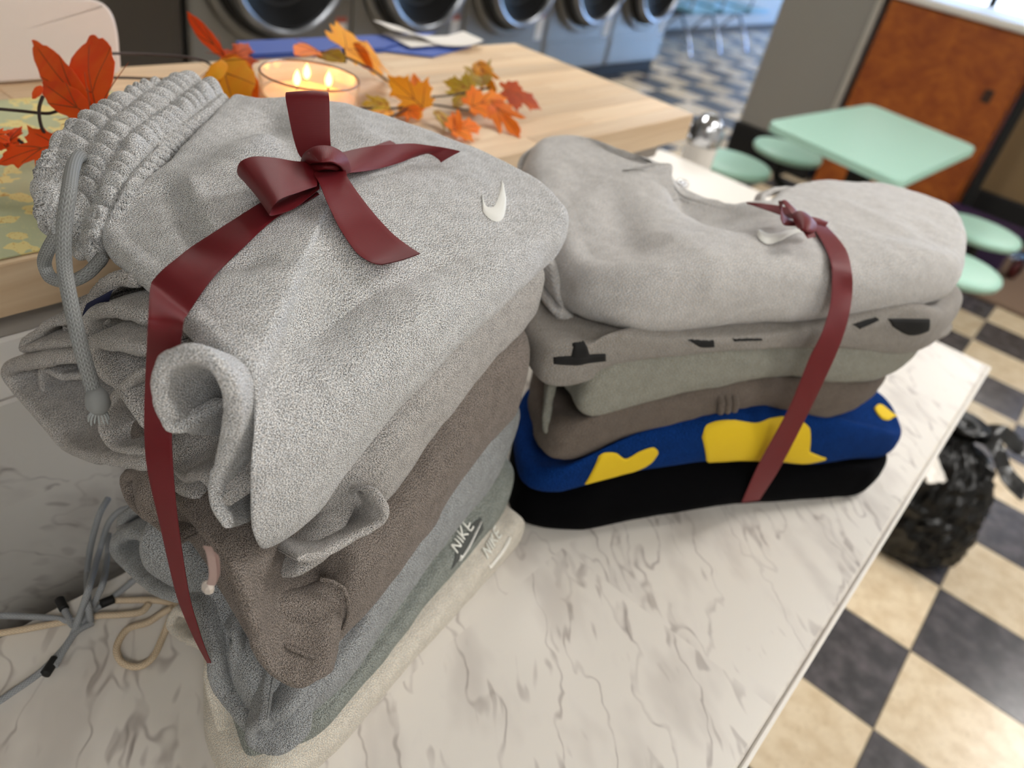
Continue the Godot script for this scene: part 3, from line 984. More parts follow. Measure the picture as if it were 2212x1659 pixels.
	swoosh(P1, [Vector3(-0.6248,1.2150,2.7941), Vector3(-0.6067,1.2150,2.8088), Vector3(-0.5946,1.2130,2.8065), Vector3(-0.5956,1.2120,2.7937), Vector3(-0.6162,1.2140,2.7703), Vector3(-0.6386,1.2170,2.7504)], [Vector3(-0.6250,1.2150,2.7945), Vector3(-0.6124,1.2150,2.8001), Vector3(-0.6088,1.2150,2.7945), Vector3(-0.6166,1.2150,2.7808), Vector3(-0.6279,1.2160,2.7649), Vector3(-0.6395,1.2170,2.7499)], o, thread)

	# --- second garment, pale grey
	at = Vector3(-0.68, 1.07, 2.9)
	o = thing("folded_sweatpants", "pale grey fleece sweatpants with a navy tag, second in the left pile", "sweatpants", at, "folded garments in the left pile")
	rim = [[Vector3(-0.7905,1.1000,3.0784),0.02], [Vector3(-0.7924,1.0850,3.0505),0.03], [Vector3(-0.7175,1.0650,3.0508),0.035], [Vector3(-0.6354,1.0600,3.0427),0.035]] + [[Vector3(-0.58,1.045,3.05),0.03],[Vector3(-0.548,1.045,3.0),0.03]] + [[Vector3(-0.5306,1.0522,2.9650),0.0453], [Vector3(-0.5363,1.0767,2.9200),0.0498], [Vector3(-0.5466,1.1003,2.8700),0.0398], [Vector3(-0.5557,1.1165,2.8200),0.0348], [Vector3(-0.5604,1.1259,2.7800),0.0311]] + [[Vector3(-0.575, 1.135, 2.742), 0.03], [Vector3(-0.62, 1.14, 2.725), 0.02], [Vector3(-0.70, 1.13, 2.75), 0.02], [Vector3(-0.78, 1.115, 2.86), 0.02], [Vector3(-0.80, 1.11, 3.0), 0.02]]
	var S2 := slab(rim, 1.135, 1.04, at, 260, [], 0.004)
	part("body", S2.mesh, pale, o)
	part("upper_fold", sheet([Vector3(-0.6618,1.1667,3.0700), Vector3(-0.7021,1.1550,3.0750), Vector3(-0.7320,1.1321,3.0800), Vector3(-0.7426,1.1067,3.0820), Vector3(-0.7288,1.0927,3.0800), Vector3(-0.7101,1.0838,3.0750)], Vector3(0.0, 0.005, -0.10), 0.012, at, 80), pale, o)
	part("inner_fold", sheet([Vector3(-0.6361,1.1611,3.0850), Vector3(-0.6695,1.1496,3.0880), Vector3(-0.6989,1.1364,3.0900), Vector3(-0.7067,1.1221,3.0900), Vector3(-0.6818,1.1149,3.0900), Vector3(-0.6529,1.1067,3.0900), Vector3(-0.6408,1.0931,3.0880)], Vector3(0.0, 0.01, -0.10), 0.011, at, 80), pale, o)
	part("side_fold", sheet([Vector3(-0.7224,1.1339,3.0700), Vector3(-0.7862,1.1028,3.0800), Vector3(-0.8331,1.0592,3.0900), Vector3(-0.8383,1.0504,3.0920), Vector3(-0.7858,1.0829,3.0900), Vector3(-0.7337,1.1149,3.0850)], Vector3(-0.01, 0.03, -0.16), 0.008, at, 80), pale, o)
	part("side_fold", sheet([Vector3(-0.7256,1.1072,3.0850), Vector3(-0.7769,1.0768,3.0950), Vector3(-0.8346,1.0377,3.1000), Vector3(-0.8562,1.0188,3.1020), Vector3(-0.8466,1.0069,3.1000), Vector3(-0.8033,1.0000,3.0980), Vector3(-0.7695,0.9940,3.0960), Vector3(-0.7166,1.0186,3.0950), Vector3(-0.6375,1.0673,3.0920)], Vector3(-0.02, 0.015, -0.16), 0.012, at, 110), pale, o)
	part("lining", sheet([Vector3(-0.7825,1.0479,3.0600), Vector3(-0.8112,1.0294,3.0750), Vector3(-0.8251,1.0325,3.0850), Vector3(-0.8325,0.9978,3.0850), Vector3(-0.8408,0.9523,3.0800), Vector3(-0.8031,0.9646,3.0800)], Vector3(-0.01, 0.0, -0.10), 0.007, at, 70), pale, o)
	part("hem", sheet([Vector3(-0.6460,1.1404,3.0850), Vector3(-0.6712,1.1122,3.0920), Vector3(-0.6900,1.0849,3.0950), Vector3(-0.7012,1.0553,3.0950), Vector3(-0.6880,1.0480,3.0940), Vector3(-0.6467,1.0707,3.0900)], Vector3(0.0, 0.0, -0.08), 0.007, at, 70), pale, o)
	part("hanging_sheet", sheet([Vector3(-0.6488,1.0785,3.0700), Vector3(-0.6322,1.0633,3.0780), Vector3(-0.6115,1.0681,3.0830), Vector3(-0.5807,1.0928,3.0870), Vector3(-0.5621,1.0959,3.0880), Vector3(-0.5479,1.0945,3.0880)], Vector3(0.0, 0.02, -0.1), 0.007, at, 70), pale, o)
	part("hanging_sheet", sheet([Vector3(-0.6619,1.0399,3.0750), Vector3(-0.6183,1.0551,3.0850), Vector3(-0.5946,1.0544,3.0800), Vector3(-0.5689,1.0369,3.0680), Vector3(-0.5515,1.0037,3.0550), Vector3(-0.5299,1.0157,3.0450), Vector3(-0.5247,1.0208,3.0200)], Vector3(-0.04, 0.02, -0.08), 0.009, at, 90), pale, o)
	part("fold_nose", sheet([Vector3(-0.5594,1.0218,2.9850), Vector3(-0.5377,1.0554,2.9900), Vector3(-0.5229,1.0637,2.9880), Vector3(-0.5151,1.0569,2.9850), Vector3(-0.5117,1.0464,2.9850), Vector3(-0.5135,1.0368,2.9900), Vector3(-0.5169,1.0329,3.0100), Vector3(-0.5177,1.0360,3.0350), Vector3(-0.5167,1.0470,3.0600)], Vector3(-0.045, -0.03, -0.01), 0.007, at, 80), pale, o)
	part("inner_fold", sheet([Vector3(-0.5611,1.0352,2.9800), Vector3(-0.5485,1.0188,2.9750), Vector3(-0.5394,1.0107,2.9700), Vector3(-0.5365,1.0087,2.9650)], Vector3(-0.03, 0.0, -0.05), 0.006, at, 50), pale, o)
	part("ribbed_cuff", sheet([Vector3(-0.6956,1.1770,3.0600), Vector3(-0.7183,1.1691,3.0650), Vector3(-0.7435,1.1426,3.0700), Vector3(-0.7537,1.1289,3.0750)], Vector3(0.0, 0.01, -0.08), 0.010, at, 80, 0.0012, 0.0016), pale, o, "ribbed knit cuff")
	part("tag", sheet([Vector3(-0.7244,1.1510,3.0840), Vector3(-0.7282,1.1437,3.0850), Vector3(-0.7331,1.1352,3.0850)], Vector3(0.016, 0.016, -0.012), 0.0012, at, 30, 0.0002), plain(Color(0.07, 0.10, 0.24), 0.7), o, "navy blue cloth tag")

	# --- third garment, taupe
	at = Vector3(-0.68, 1.0, 2.9)
	o = thing("folded_sweatpants", "dark taupe heather sweatpants with stitched seams, in the middle of the left pile", "sweatpants", at, "folded garments in the left pile")
	rim = [[Vector3(-0.6474,1.0300,3.1036),0.025], [Vector3(-0.6061,1.0250,3.0888),0.03], [Vector3(-0.5648,1.0000,3.0866),0.035], [Vector3(-0.5233,0.9650,3.0847),0.038]] + [[Vector3(-0.5108,0.9525,3.0650),0.0570], [Vector3(-0.5012,0.9637,3.0300),0.0535], [Vector3(-0.5049,0.9762,2.9800),0.0418], [Vector3(-0.5161,0.9950,2.9200),0.0438], [Vector3(-0.5273,1.0194,2.8700),0.0536], [Vector3(-0.5373,1.0381,2.8200),0.0561], [Vector3(-0.5421,1.0492,2.7850),0.0562]] + [[Vector3(-0.572, 1.062, 2.745), 0.032], [Vector3(-0.62, 1.075, 2.73), 0.025], [Vector3(-0.72, 1.07, 2.76), 0.02], [Vector3(-0.78, 1.06, 2.88), 0.02], [Vector3(-0.78, 1.05, 3.02), 0.02]]
	var S3 := slab(rim, 1.07, 0.97, at, 260, [[Vector3(-0.5530,1.0000,3.0478), Vector3(-0.5205,1.0020,3.0286), 0.014, -0.04]], 0.004)
	part("body", S3.mesh, taupe, o)
	part("leg_sheet", sheet([Vector3(-0.6274,1.0435,3.0850), Vector3(-0.5868,1.0526,3.0920), Vector3(-0.5508,1.0524,3.0940), Vector3(-0.5273,1.0429,3.0960), Vector3(-0.5147,1.0213,3.0960), Vector3(-0.5071,0.9935,3.0960), Vector3(-0.4943,0.9746,3.0900), Vector3(-0.4815,0.9697,3.0820), Vector3(-0.4764,0.9692,3.0680), Vector3(-0.4846,0.9529,3.0500)], Vector3(-0.06, 0.01, -0.07), 0.010, at, 110), taupe, o)
	part("side_fold", sheet([Vector3(-0.6551,1.0263,3.0800), Vector3(-0.6691,1.0325,3.0880), Vector3(-0.6877,1.0124,3.0900), Vector3(-0.6720,1.0014,3.0930), Vector3(-0.6338,1.0135,3.0950), Vector3(-0.5920,1.0306,3.0970)], Vector3(0.0, 0.0, -0.13), 0.010, at, 80), taupe, o)
	for on in [[Vector3(-0.5264,0.9896,3.0825), Vector3(-0.5166,0.9810,3.0778), Vector3(-0.5028,0.9815,3.0762), Vector3(-0.4938,0.9780,3.0710), Vector3(-0.4849,0.9770,3.0658), Vector3(-0.4803,0.9740,3.0577)], [Vector3(-0.5212,1.0030,3.0345), Vector3(-0.5141,1.0034,3.0295), Vector3(-0.5063,0.9976,3.0238), Vector3(-0.5009,0.9870,3.0230), Vector3(-0.4998,0.9710,3.0225), Vector3(-0.4990,0.9580,3.0275)]]:
		part("seam", tube(on, 0.0014, at, 60, 8, 0.0, 0.35), taupe, o, "overlocked seam")

	# --- fourth garment, blue grey
	at = Vector3(-0.68, 0.95, 2.9)
	o = thing("folded_sweatpants", "blue-grey sweatpants with rolled front edges, below the taupe pair in the left pile", "sweatpants", at, "folded garments in the left pile")
	rim = [[Vector3(-0.6607,0.9650,3.0989),0.028], [Vector3(-0.6174,0.9450,3.0868),0.03], [Vector3(-0.5604,0.9200,3.0919),0.03], [Vector3(-0.5176,0.9050,3.0948),0.03]] + [[Vector3(-0.4971,0.8905,3.0700),0.0152], [Vector3(-0.4939,0.9019,3.0200),0.0230], [Vector3(-0.5068,0.9145,2.9700),0.0329], [Vector3(-0.5196,0.9231,2.9200),0.0371], [Vector3(-0.5316,0.9337,2.8700),0.0431], [Vector3(-0.5410,0.9450,2.8200),0.0487], [Vector3(-0.5502,0.9574,2.7750),0.0506]] + [[Vector3(-0.568, 0.98, 2.738), 0.03], [Vector3(-0.61, 0.985, 2.73), 0.022], [Vector3(-0.72, 0.98, 2.76), 0.02], [Vector3(-0.77, 0.98, 2.9), 0.02]]
	P4 = slab(rim, 0.98, 0.92, at, 260, [], 0.003)
	part("body", P4.mesh, blue_grey, o)
	part("rolled_edge", sheet([Vector3(-0.6154,0.9448,3.0700), Vector3(-0.6091,0.9401,3.0850), Vector3(-0.5881,0.9496,3.0920), Vector3(-0.5610,0.9374,3.0980), Vector3(-0.5486,0.9050,3.1000), Vector3(-0.5249,0.8925,3.1000), Vector3(-0.5042,0.8936,3.0980), Vector3(-0.5013,0.9101,3.0900), Vector3(-0.4928,0.9185,3.0800), Vector3(-0.4930,0.9168,3.0650)], Vector3(-0.05, 0.0, -0.07), 0.013, at, 110), blue_grey, o)
	part("rolled_edge", sheet([Vector3(-0.5926,0.9243,3.0750), Vector3(-0.5546,0.9490,3.0850), Vector3(-0.5420,0.9205,3.0900), Vector3(-0.5335,0.8907,3.0880), Vector3(-0.5121,0.8947,3.0800), Vector3(-0.5057,0.9082,3.0680)], Vector3(-0.05, 0.01, -0.06), 0.010, at, 80), blue_grey, o)
	part("rolled_edge", sheet([Vector3(-0.4931,0.9261,3.1000), Vector3(-0.5012,0.9105,3.1060), Vector3(-0.4973,0.8964,3.1060), Vector3(-0.4816,0.8987,3.0980), Vector3(-0.4770,0.9000,3.0850), Vector3(-0.4788,0.8987,3.0700)], Vector3(-0.05, 0.01, -0.05), 0.009, at, 80), blue_grey, o)
	part("side_fold", sheet([Vector3(-0.6236,0.9654,3.0700), Vector3(-0.6761,0.9492,3.0800), Vector3(-0.7106,0.9292,3.0850), Vector3(-0.7296,0.8941,3.0880), Vector3(-0.6995,0.8980,3.0900), Vector3(-0.6528,0.9158,3.0920), Vector3(-0.6125,0.9410,3.0900)], Vector3(0.0, 0.01, -0.14), 0.012, at, 90), blue_grey, o)
	part("side_fold", sheet([Vector3(-0.6743,0.9593,3.0600), Vector3(-0.7084,0.9494,3.0700), Vector3(-0.7342,0.9231,3.0750), Vector3(-0.7351,0.9096,3.0780), Vector3(-0.6877,0.9436,3.0780)], Vector3(0.0, 0.01, -0.12), 0.010, at, 70), blue_grey, o)

	# --- fifth, thin sage grey shorts
	at = Vector3(-0.68, 0.89, 2.9)
	o = thing("folded_shorts", "sage grey shorts with a dark stitched patch, second from bottom of the left pile", "shorts", at, "folded garments in the left pile")
	rim = [[Vector3(-0.70,0.90,3.0),0.014],[Vector3(-0.60,0.885,3.075),0.014]] + [[Vector3(-0.5176,0.8720,3.1053),0.014], [Vector3(-0.5022,0.8660,3.1056),0.013]] + [[Vector3(-0.4846,0.8693,3.0600),0.0105], [Vector3(-0.4942,0.8709,3.0000),0.0105], [Vector3(-0.5025,0.8743,2.9500),0.0127], [Vector3(-0.5145,0.8770,2.9000),0.0141], [Vector3(-0.5235,0.8807,2.8500),0.0165], [Vector3(-0.5320,0.8854,2.8000),0.0196], [Vector3(-0.5393,0.8909,2.7650),0.0242]] + [[Vector3(-0.56, 0.905, 2.735), 0.02], [Vector3(-0.62, 0.92, 2.735), 0.014], [Vector3(-0.72, 0.93, 2.77), 0.014], [Vector3(-0.76, 0.92, 2.9), 0.014]]
	P5 = slab(rim, 0.915, 0.875, at, 240, [], 0.0025)
	part("body", P5.mesh, sage, o)
	part("front_sheet", sheet([Vector3(-0.5813,0.8825,3.0900), Vector3(-0.5536,0.8644,3.0980), Vector3(-0.5328,0.8336,3.1020), Vector3(-0.5170,0.8350,3.1020), Vector3(-0.4967,0.8718,3.0950), Vector3(-0.4905,0.8823,3.0850)], Vector3(-0.05, 0.0, -0.06), 0.006, at, 80), sage, o)
	part("patch", patch(P5, [Vector3(-0.5290,0.9050,2.8546), Vector3(-0.5343,0.9150,2.8205), Vector3(-0.5317,0.9150,2.8113)], [Vector3(-0.5138,0.8900,2.8705), Vector3(-0.5074,0.8900,2.8674), Vector3(-0.5233,0.8950,2.8097)], 0.0012, at, 20, 5), plain(Color(0.30, 0.31, 0.30), 0.8), o, "dark grey woven patch")
	swoosh(P5, [Vector3(-0.5242,0.8920,2.8561), Vector3(-0.5188,0.8890,2.8565), Vector3(-0.5200,0.8950,2.8403), Vector3(-0.5291,0.9080,2.8138)], [Vector3(-0.5252,0.8930,2.8539), Vector3(-0.5210,0.8920,2.8514), Vector3(-0.5237,0.8970,2.8381), Vector3(-0.5318,0.9090,2.8125)], o, thread, 0.003)
	word(P5, o, Vector3(-0.5198,0.8930,2.8549), Vector3(-0.5286,0.9080,2.8172), Vector3(-0.5278,0.9100,2.8601), 0.019)

	# --- lowest, oatmeal
	at = Vector3(-0.68, 0.82, 2.9)
	o = thing("folded_sweatshirt", "oatmeal cream sweatshirt with a raised white emblem at the bottom of the left pile", "sweatshirt", at, "folded garments in the left pile")
	rim = [[Vector3(-0.68,0.852,3.03),0.028],[Vector3(-0.60,0.851,3.085),0.027],[Vector3(-0.54,0.849,3.12),0.025],[Vector3(-0.48,0.847,3.115),0.023]] + [[Vector3(-0.4743,0.8425,3.0500),0.0200], [Vector3(-0.4815,0.8431,3.0000),0.0206], [Vector3(-0.4896,0.8439,2.9500),0.0214], [Vector3(-0.4970,0.8447,2.9000),0.0222], [Vector3(-0.5044,0.8456,2.8500),0.0231], [Vector3(-0.5118,0.8467,2.8000),0.0242], [Vector3(-0.5170,0.8474,2.7650),0.0249]] + [[Vector3(-0.528, 0.848, 2.738), 0.026], [Vector3(-0.60, 0.85, 2.745), 0.026], [Vector3(-0.72, 0.85, 2.78), 0.026], [Vector3(-0.74, 0.85, 2.9), 0.026]]
	P6 = slab(rim, 0.885, 0.8215, at, 260, [], 0.0022)
	part("body", P6.mesh, oat, o)
	part("front_fold", sheet([Vector3(-0.5666,0.9154,3.1000), Vector3(-0.5509,0.8964,3.1060), Vector3(-0.5380,0.8690,3.1080), Vector3(-0.5375,0.8158,3.1100), Vector3(-0.5054,0.8245,3.1100)], Vector3(0.0, 0.01, -0.1), 0.010, at, 60), oat, o)
	part("side_fold", sheet([Vector3(-0.6286,0.8881,3.0750), Vector3(-0.6458,0.8804,3.0800), Vector3(-0.6527,0.8579,3.0830), Vector3(-0.6279,0.8691,3.0850), Vector3(-0.5986,0.8905,3.0850)], Vector3(0.0, 0.0, -0.12), 0.010, at, 60), oat, o)
	swoosh(P6, [Vector3(-0.5071,0.8620,2.8178), Vector3(-0.5003,0.8580,2.8149), Vector3(-0.5038,0.8620,2.7947), Vector3(-0.5184,0.8680,2.7755)], [Vector3(-0.5083,0.8640,2.8170), Vector3(-0.5032,0.8620,2.8141), Vector3(-0.5071,0.8650,2.7978), Vector3(-0.5193,0.8700,2.7774)], o, plain(Color(0.96, 0.95, 0.92), 0.7), 0.003)
	word(P6, o, Vector3(-0.5077,0.8660,2.8152), Vector3(-0.5183,0.8720,2.7791), Vector3(-0.5209,0.8730,2.8154), 0.019)

# raised lettering laid along a -> b, its tops towards c
func word(S: Slab, o: Node3D, a: Vector3, b: Vector3, c: Vector3, _h: float) -> void:
	var t := plain(Color(0.93, 0.93, 0.90), 0.7)
	var strokes := {"N": [[0, 0, 0, 1], [0, 1, 0.8, 0], [0.8, 0, 0.8, 1]], "I": [[0.2, 0, 0.2, 1]], "K": [[0, 0, 0, 1], [0, 0.45, 0.7, 1], [0.15, 0.55, 0.75, 0]], "E": [[0, 0, 0, 1], [0, 0, 0.7, 0], [0, 0.5, 0.6, 0.5], [0, 1, 0.7, 1]]}
	var place := [["N", 0.0], ["I", 0.27], ["K", 0.42], ["E", 0.70]]
	var A := lay(S, a, 0.0)
	var up := (c - a)
	up = up.normalized() * minf(up.length(), 0.02)
	var list := []
	for l in place:
		for s in strokes[l[0]]:
			var p0: Vector3 = A + (b - a) * (l[1] + 0.26 * s[0] + 0.06 * s[1]) + up * (0.25 + 0.75 * s[1])
			var p1: Vector3 = A + (b - a) * (l[1] + 0.26 * s[2] + 0.06 * s[3]) + up * (0.25 + 0.75 * s[3])
			list.append(tube([lay(S, p0, 0.0012), lay(S, p0.lerp(p1, 0.5), 0.0014), lay(S, p1, 0.0012)], 0.0011, base_of(o), 8, 6))
	part("lettering", joined(list), t, o, "raised pale lettering")


# ---------------------------------------------------------------- right pile
var R1: Slab

func right_pile() -> void:
	var top := cloth(Color(0.97, 0.96, 0.95), 0.16, 0.015, 0.2, true)
	var two := cloth(Color(0.74, 0.715, 0.69), 0.16, 0.015, 0.2, true)
	var sage := cloth(Color(0.73, 0.725, 0.68), 0.16, 0.015, 0.2, true)
	var char := cloth(Color(0.54, 0.495, 0.46), 0.16, 0.015, 0.2, true)
	var blue := cloth(Color(0.08, 0.25, 0.54), 0.2, 0.02, 0.1)
	var black := cloth(Color(0.035, 0.035, 0.05), 0.2, 0.02, 0.05)
	var ink := plain(Color(0.05, 0.05, 0.055), 0.8)
	var back := [[-0.44, 2.08], [-0.62, 2.28], [-0.74, 2.48]]
	var grp := "folded garments in the right pile"

	# top sweatshirt
	var at := Vector3(-0.5, 1.08, 2.4)
	var o := thing("folded_sweatshirt", "light grey crewneck sweatshirt on top of the right pile under the small knot", "sweatshirt", at, grp)
	var rim := [[Vector3(-0.585,1.115,2.69),0.03]] + [[Vector3(-0.545,1.128,2.70),0.034],[Vector3(-0.50,1.133,2.678),0.04]] + [[Vector3(-0.458,1.137,2.606),0.041],[Vector3(-0.415,1.138,2.53),0.041],[Vector3(-0.370,1.140,2.45),0.04],[Vector3(-0.325,1.146,2.365),0.037],[Vector3(-0.302,1.148,2.30),0.034]] + [[Vector3(-0.3058,1.1420,2.2326),0.03], [Vector3(-0.3294,1.1450,2.1336),0.026], [Vector3(-0.3579,1.1500,2.0656),0.022], [Vector3(-0.4022,1.1550,2.0576),0.018], [Vector3(-0.4607,1.1600,2.0994),0.016], [Vector3(-0.5173,1.1620,2.2138),0.016], [Vector3(-0.5331,1.1600,2.2878),0.014], [Vector3(-0.5387,1.1500,2.3399),0.008], [Vector3(-0.5734,1.1460,2.3742),0.007], [Vector3(-0.5979,1.1480,2.4176),0.007], [Vector3(-0.6144,1.1580,2.4422),0.01], [Vector3(-0.6457,1.1660,2.4228),0.014], [Vector3(-0.6848,1.1700,2.4567),0.018], [Vector3(-0.7418,1.1660,2.4662),0.022], [Vector3(-0.7781,1.1600,2.4853),0.024], [Vector3(-0.7793,1.1500,2.5230),0.026], [Vector3(-0.7282,1.1380,2.5856),0.03], [Vector3(-0.6590,1.1220,2.6359),0.033]]
	var folds := []
	for c in [[Vector3(-0.5740,1.1900,2.5803), Vector3(-0.4229,1.1900,2.6267), 0.022, 0.005], [Vector3(-0.6460,1.1900,2.5352), Vector3(-0.5499,1.1900,2.6282), 0.02, -0.008], [Vector3(-0.6762,1.1900,2.5750), Vector3(-0.6828,1.1900,2.5197), 0.016, -0.006], [Vector3(-0.6548,1.1800,2.6494), Vector3(-0.5236,1.1700,2.7310), 0.025, -0.004], [Vector3(-0.4554,1.1700,2.6794), Vector3(-0.3890,1.1700,2.4979), 0.03, -0.003], [Vector3(-0.6648,1.1600,2.6213), Vector3(-0.5055,1.1600,2.7303), 0.014, 0.004], [Vector3(-0.4529,1.1700,2.5322), Vector3(-0.3908,1.1700,2.4198), 0.02, -0.003], [Vector3(-0.4842,1.1750,2.2805), Vector3(-0.3636,1.1700,2.2746), 0.015, 0.003], [Vector3(-0.5785,1.1650,2.4168), Vector3(-0.5301,1.1650,2.4737), 0.040, -0.034], [Vector3(-0.6145,1.1700,2.4265), Vector3(-0.5704,1.1700,2.4708), 0.022, -0.02]]: folds.append(c)
	R1 = slab(rim, 1.180, 1.10, at, 320, folds, 0.0034, null, 0.85, 40)
	part("body", R1.mesh, top, o)
	part("collar", sheet([Vector3(-0.6487,1.1860,2.4519), Vector3(-0.6360,1.1840,2.4261), Vector3(-0.6198,1.1780,2.4477), Vector3(-0.6098,1.1690,2.4535), Vector3(-0.5971,1.1610,2.4580)], Vector3(-0.6449,1.1660,2.4631) - Vector3(-0.6335,1.1720,2.4229), 0.006, at, 90, 0.0004, 0.0012), top, o, "ribbed collar")
	part("neck_edge", tube([Vector3(-0.6088,1.1520,2.4365), Vector3(-0.5926,1.1500,2.4165), Vector3(-0.5711,1.1490,2.3812), Vector3(-0.5449,1.1520,2.3565), Vector3(-0.5307,1.1580,2.3504)], 0.0035, at, 60, 8, 0.0, 0.3), top, o)
	part("shoulder_fold", sheet([Vector3(-0.5324,1.1580,2.3538), Vector3(-0.5430,1.1660,2.3280), Vector3(-0.5376,1.1680,2.2854), Vector3(-0.5173,1.1680,2.2543), Vector3(-0.4961,1.1660,2.2386)], Vector3(-0.02, -0.02, -0.04), 0.007, at, 60), top, o)
	part("edge_fold", sheet([Vector3(-0.7350,1.1200,2.5673), Vector3(-0.7678,1.1380,2.5432), Vector3(-0.7864,1.1500,2.5209), Vector3(-0.7862,1.1600,2.4895), Vector3(-0.7645,1.1660,2.4659), Vector3(-0.7241,1.1680,2.4507)], Vector3(0.02, -0.03, 0.0), 0.006, at, 80), top, o)
	for k in 3:
		var q: Array = [[Vector3(-0.6149,1.1300,2.6730), Vector3(-0.6002,1.1180,2.6813), Vector3(-0.5837,1.1000,2.6841), Vector3(-0.5688,1.0900,2.6717)], [Vector3(-0.6021,1.1100,2.6758), Vector3(-0.5871,1.1100,2.6778), Vector3(-0.5769,1.1000,2.6729), Vector3(-0.5701,1.0900,2.6739)], [Vector3(-0.5977,1.1000,2.6897), Vector3(-0.5819,1.0950,2.6964), Vector3(-0.5716,1.0850,2.6863), Vector3(-0.5633,1.0800,2.6750)]][k]
		part("cuff", sheet(q, Vector3(-0.07, 0.005, -0.03), 0.012, at, 70, 0.0005, 0.0014), top, o, "ribbed knit cuff")
	swoosh(R1, [Vector3(-0.4817,1.1780,2.4935), Vector3(-0.4726,1.1770,2.5110), Vector3(-0.4636,1.1760,2.5166), Vector3(-0.4577,1.1760,2.5056), Vector3(-0.4556,1.1770,2.4741), Vector3(-0.4533,1.1780,2.4407)], [Vector3(-0.4834,1.1780,2.4873), Vector3(-0.4788,1.1780,2.4902), Vector3(-0.4729,1.1780,2.4907), Vector3(-0.4676,1.1780,2.4804), Vector3(-0.4614,1.1780,2.4613), Vector3(-0.4553,1.1780,2.4373)], o, M.thread, 0.005)

	# second: grey with black letters
	at = Vector3(-0.5, 1.02, 2.4)
	o = thing("folded_sweatshirt", "grey sweatshirt with big black letters, second from the top of the right pile", "sweatshirt", at, grp)
	rim = [[Vector3(-0.60,1.065,2.72),0.02],[Vector3(-0.55,1.065,2.752),0.026],[Vector3(-0.525,1.069,2.733),0.028]] + [[Vector3(-0.5169,1.0875,2.7148),0.0229], [Vector3(-0.4814,1.0855,2.6545),0.0133], [Vector3(-0.4409,1.0883,2.5856),0.0093], [Vector3(-0.4003,1.0899,2.5166),0.0116], [Vector3(-0.3598,1.0936,2.4476),0.0188], [Vector3(-0.3243,1.0964,2.3873),0.0296], [Vector3(-0.2989,1.0963,2.3442),0.0353]] + [[Vector3(-0.285,1.085,2.27),0.03],[Vector3(-0.30, 1.09, 2.19), 0.028], [Vector3(-0.40, 1.085, 2.20), 0.024], [Vector3(-0.54, 1.08, 2.42), 0.024], [Vector3(-0.67, 1.08, 2.58), 0.024]]
	var R2 := slab(rim, 1.105, 1.06, at, 260, [], 0.002)
	part("body", R2.mesh, two, o)
	part("letter", patch(R2, [Vector3(-0.5303,1.1149,2.7415), Vector3(-0.5283,1.1003,2.7382), Vector3(-0.5278,1.0870,2.7373), Vector3(-0.5284,1.0801,2.7382)], [Vector3(-0.5239,1.1146,2.7306), Vector3(-0.5216,1.0999,2.7267), Vector3(-0.5187,1.0879,2.7217), Vector3(-0.5158,1.0806,2.7169)], 0.002, at, 24, 8), ink, o, "stem of a black serif letter I")
	part("letter", patch(R2, [Vector3(-0.5378,1.0825,2.7543), Vector3(-0.5241,1.0851,2.7309), Vector3(-0.5088,1.0850,2.7049)], [Vector3(-0.5360,1.0737,2.7512), Vector3(-0.5226,1.0741,2.7284), Vector3(-0.5070,1.0749,2.7019)], 0.0022, at, 24, 6), ink, o, "foot of a black serif letter I")
	for l in [[[Vector3(-0.4630,1.1000,2.6271), Vector3(-0.4537,1.0886,2.6113), Vector3(-0.4449,1.0880,2.5963)], [Vector3(-0.4569,1.1002,2.6166), Vector3(-0.4513,1.0981,2.6072), Vector3(-0.4469,1.0990,2.5997)]], [[Vector3(-0.4349,1.1000,2.5793), Vector3(-0.4160,1.0989,2.5472)], [Vector3(-0.4331,1.0947,2.5763), Vector3(-0.4144,1.0947,2.5445)]], [[Vector3(-0.3557,1.1135,2.4446), Vector3(-0.3400,1.1238,2.4180)], [Vector3(-0.3491,1.1054,2.4335), Vector3(-0.3368,1.1170,2.4126)]], [[Vector3(-0.3314,1.1186,2.4033), Vector3(-0.3188,1.1181,2.3819), Vector3(-0.2984,1.1174,2.3472)], [Vector3(-0.3252,1.1073,2.3929), Vector3(-0.3094,1.0957,2.3660), Vector3(-0.2931,1.0993,2.3383)]]]:
		part("letter", patch(R2, l[0], l[1], 0.002, at, 20, 8), ink, o, "black letter")
	part("end_fold", sheet([Vector3(-0.3309,1.0450,2.3346), Vector3(-0.3103,1.0500,2.2930), Vector3(-0.3050,1.0560,2.2691), Vector3(-0.3160,1.0660,2.2690), Vector3(-0.3331,1.0750,2.2978)], Vector3(0.02, 0.0, -0.08), 0.008, at, 60), two, o)

	# third: sage grey
	at = Vector3(-0.5, 0.98, 2.4)
	o = thing("folded_sweatshirt", "greenish grey sweatshirt in the middle of the right pile, under the lettered one", "sweatshirt", at, grp)
	rim = [[Vector3(-0.60,1.02,2.66),0.02],[Vector3(-0.545,1.025,2.69),0.03]] + [[Vector3(-0.5153,1.0330,2.7042),0.0410], [Vector3(-0.4849,1.0417,2.6525),0.0365], [Vector3(-0.4443,1.0520,2.5835),0.0316], [Vector3(-0.4038,1.0578,2.5146),0.0250], [Vector3(-0.3632,1.0529,2.4456),0.0283], [Vector3(-0.3277,1.0464,2.3853),0.0289]] + [[Vector3(-0.302,1.045,2.315),0.024],[Vector3(-0.31,1.045,2.25),0.022],[Vector3(-0.40, 1.045, 2.22), 0.022], [Vector3(-0.54, 1.04, 2.42), 0.022], [Vector3(-0.66, 1.03, 2.58), 0.022]]
	part("body", slab(rim, 1.06, 1.01, at, 240, [], 0.004).mesh, sage, o)
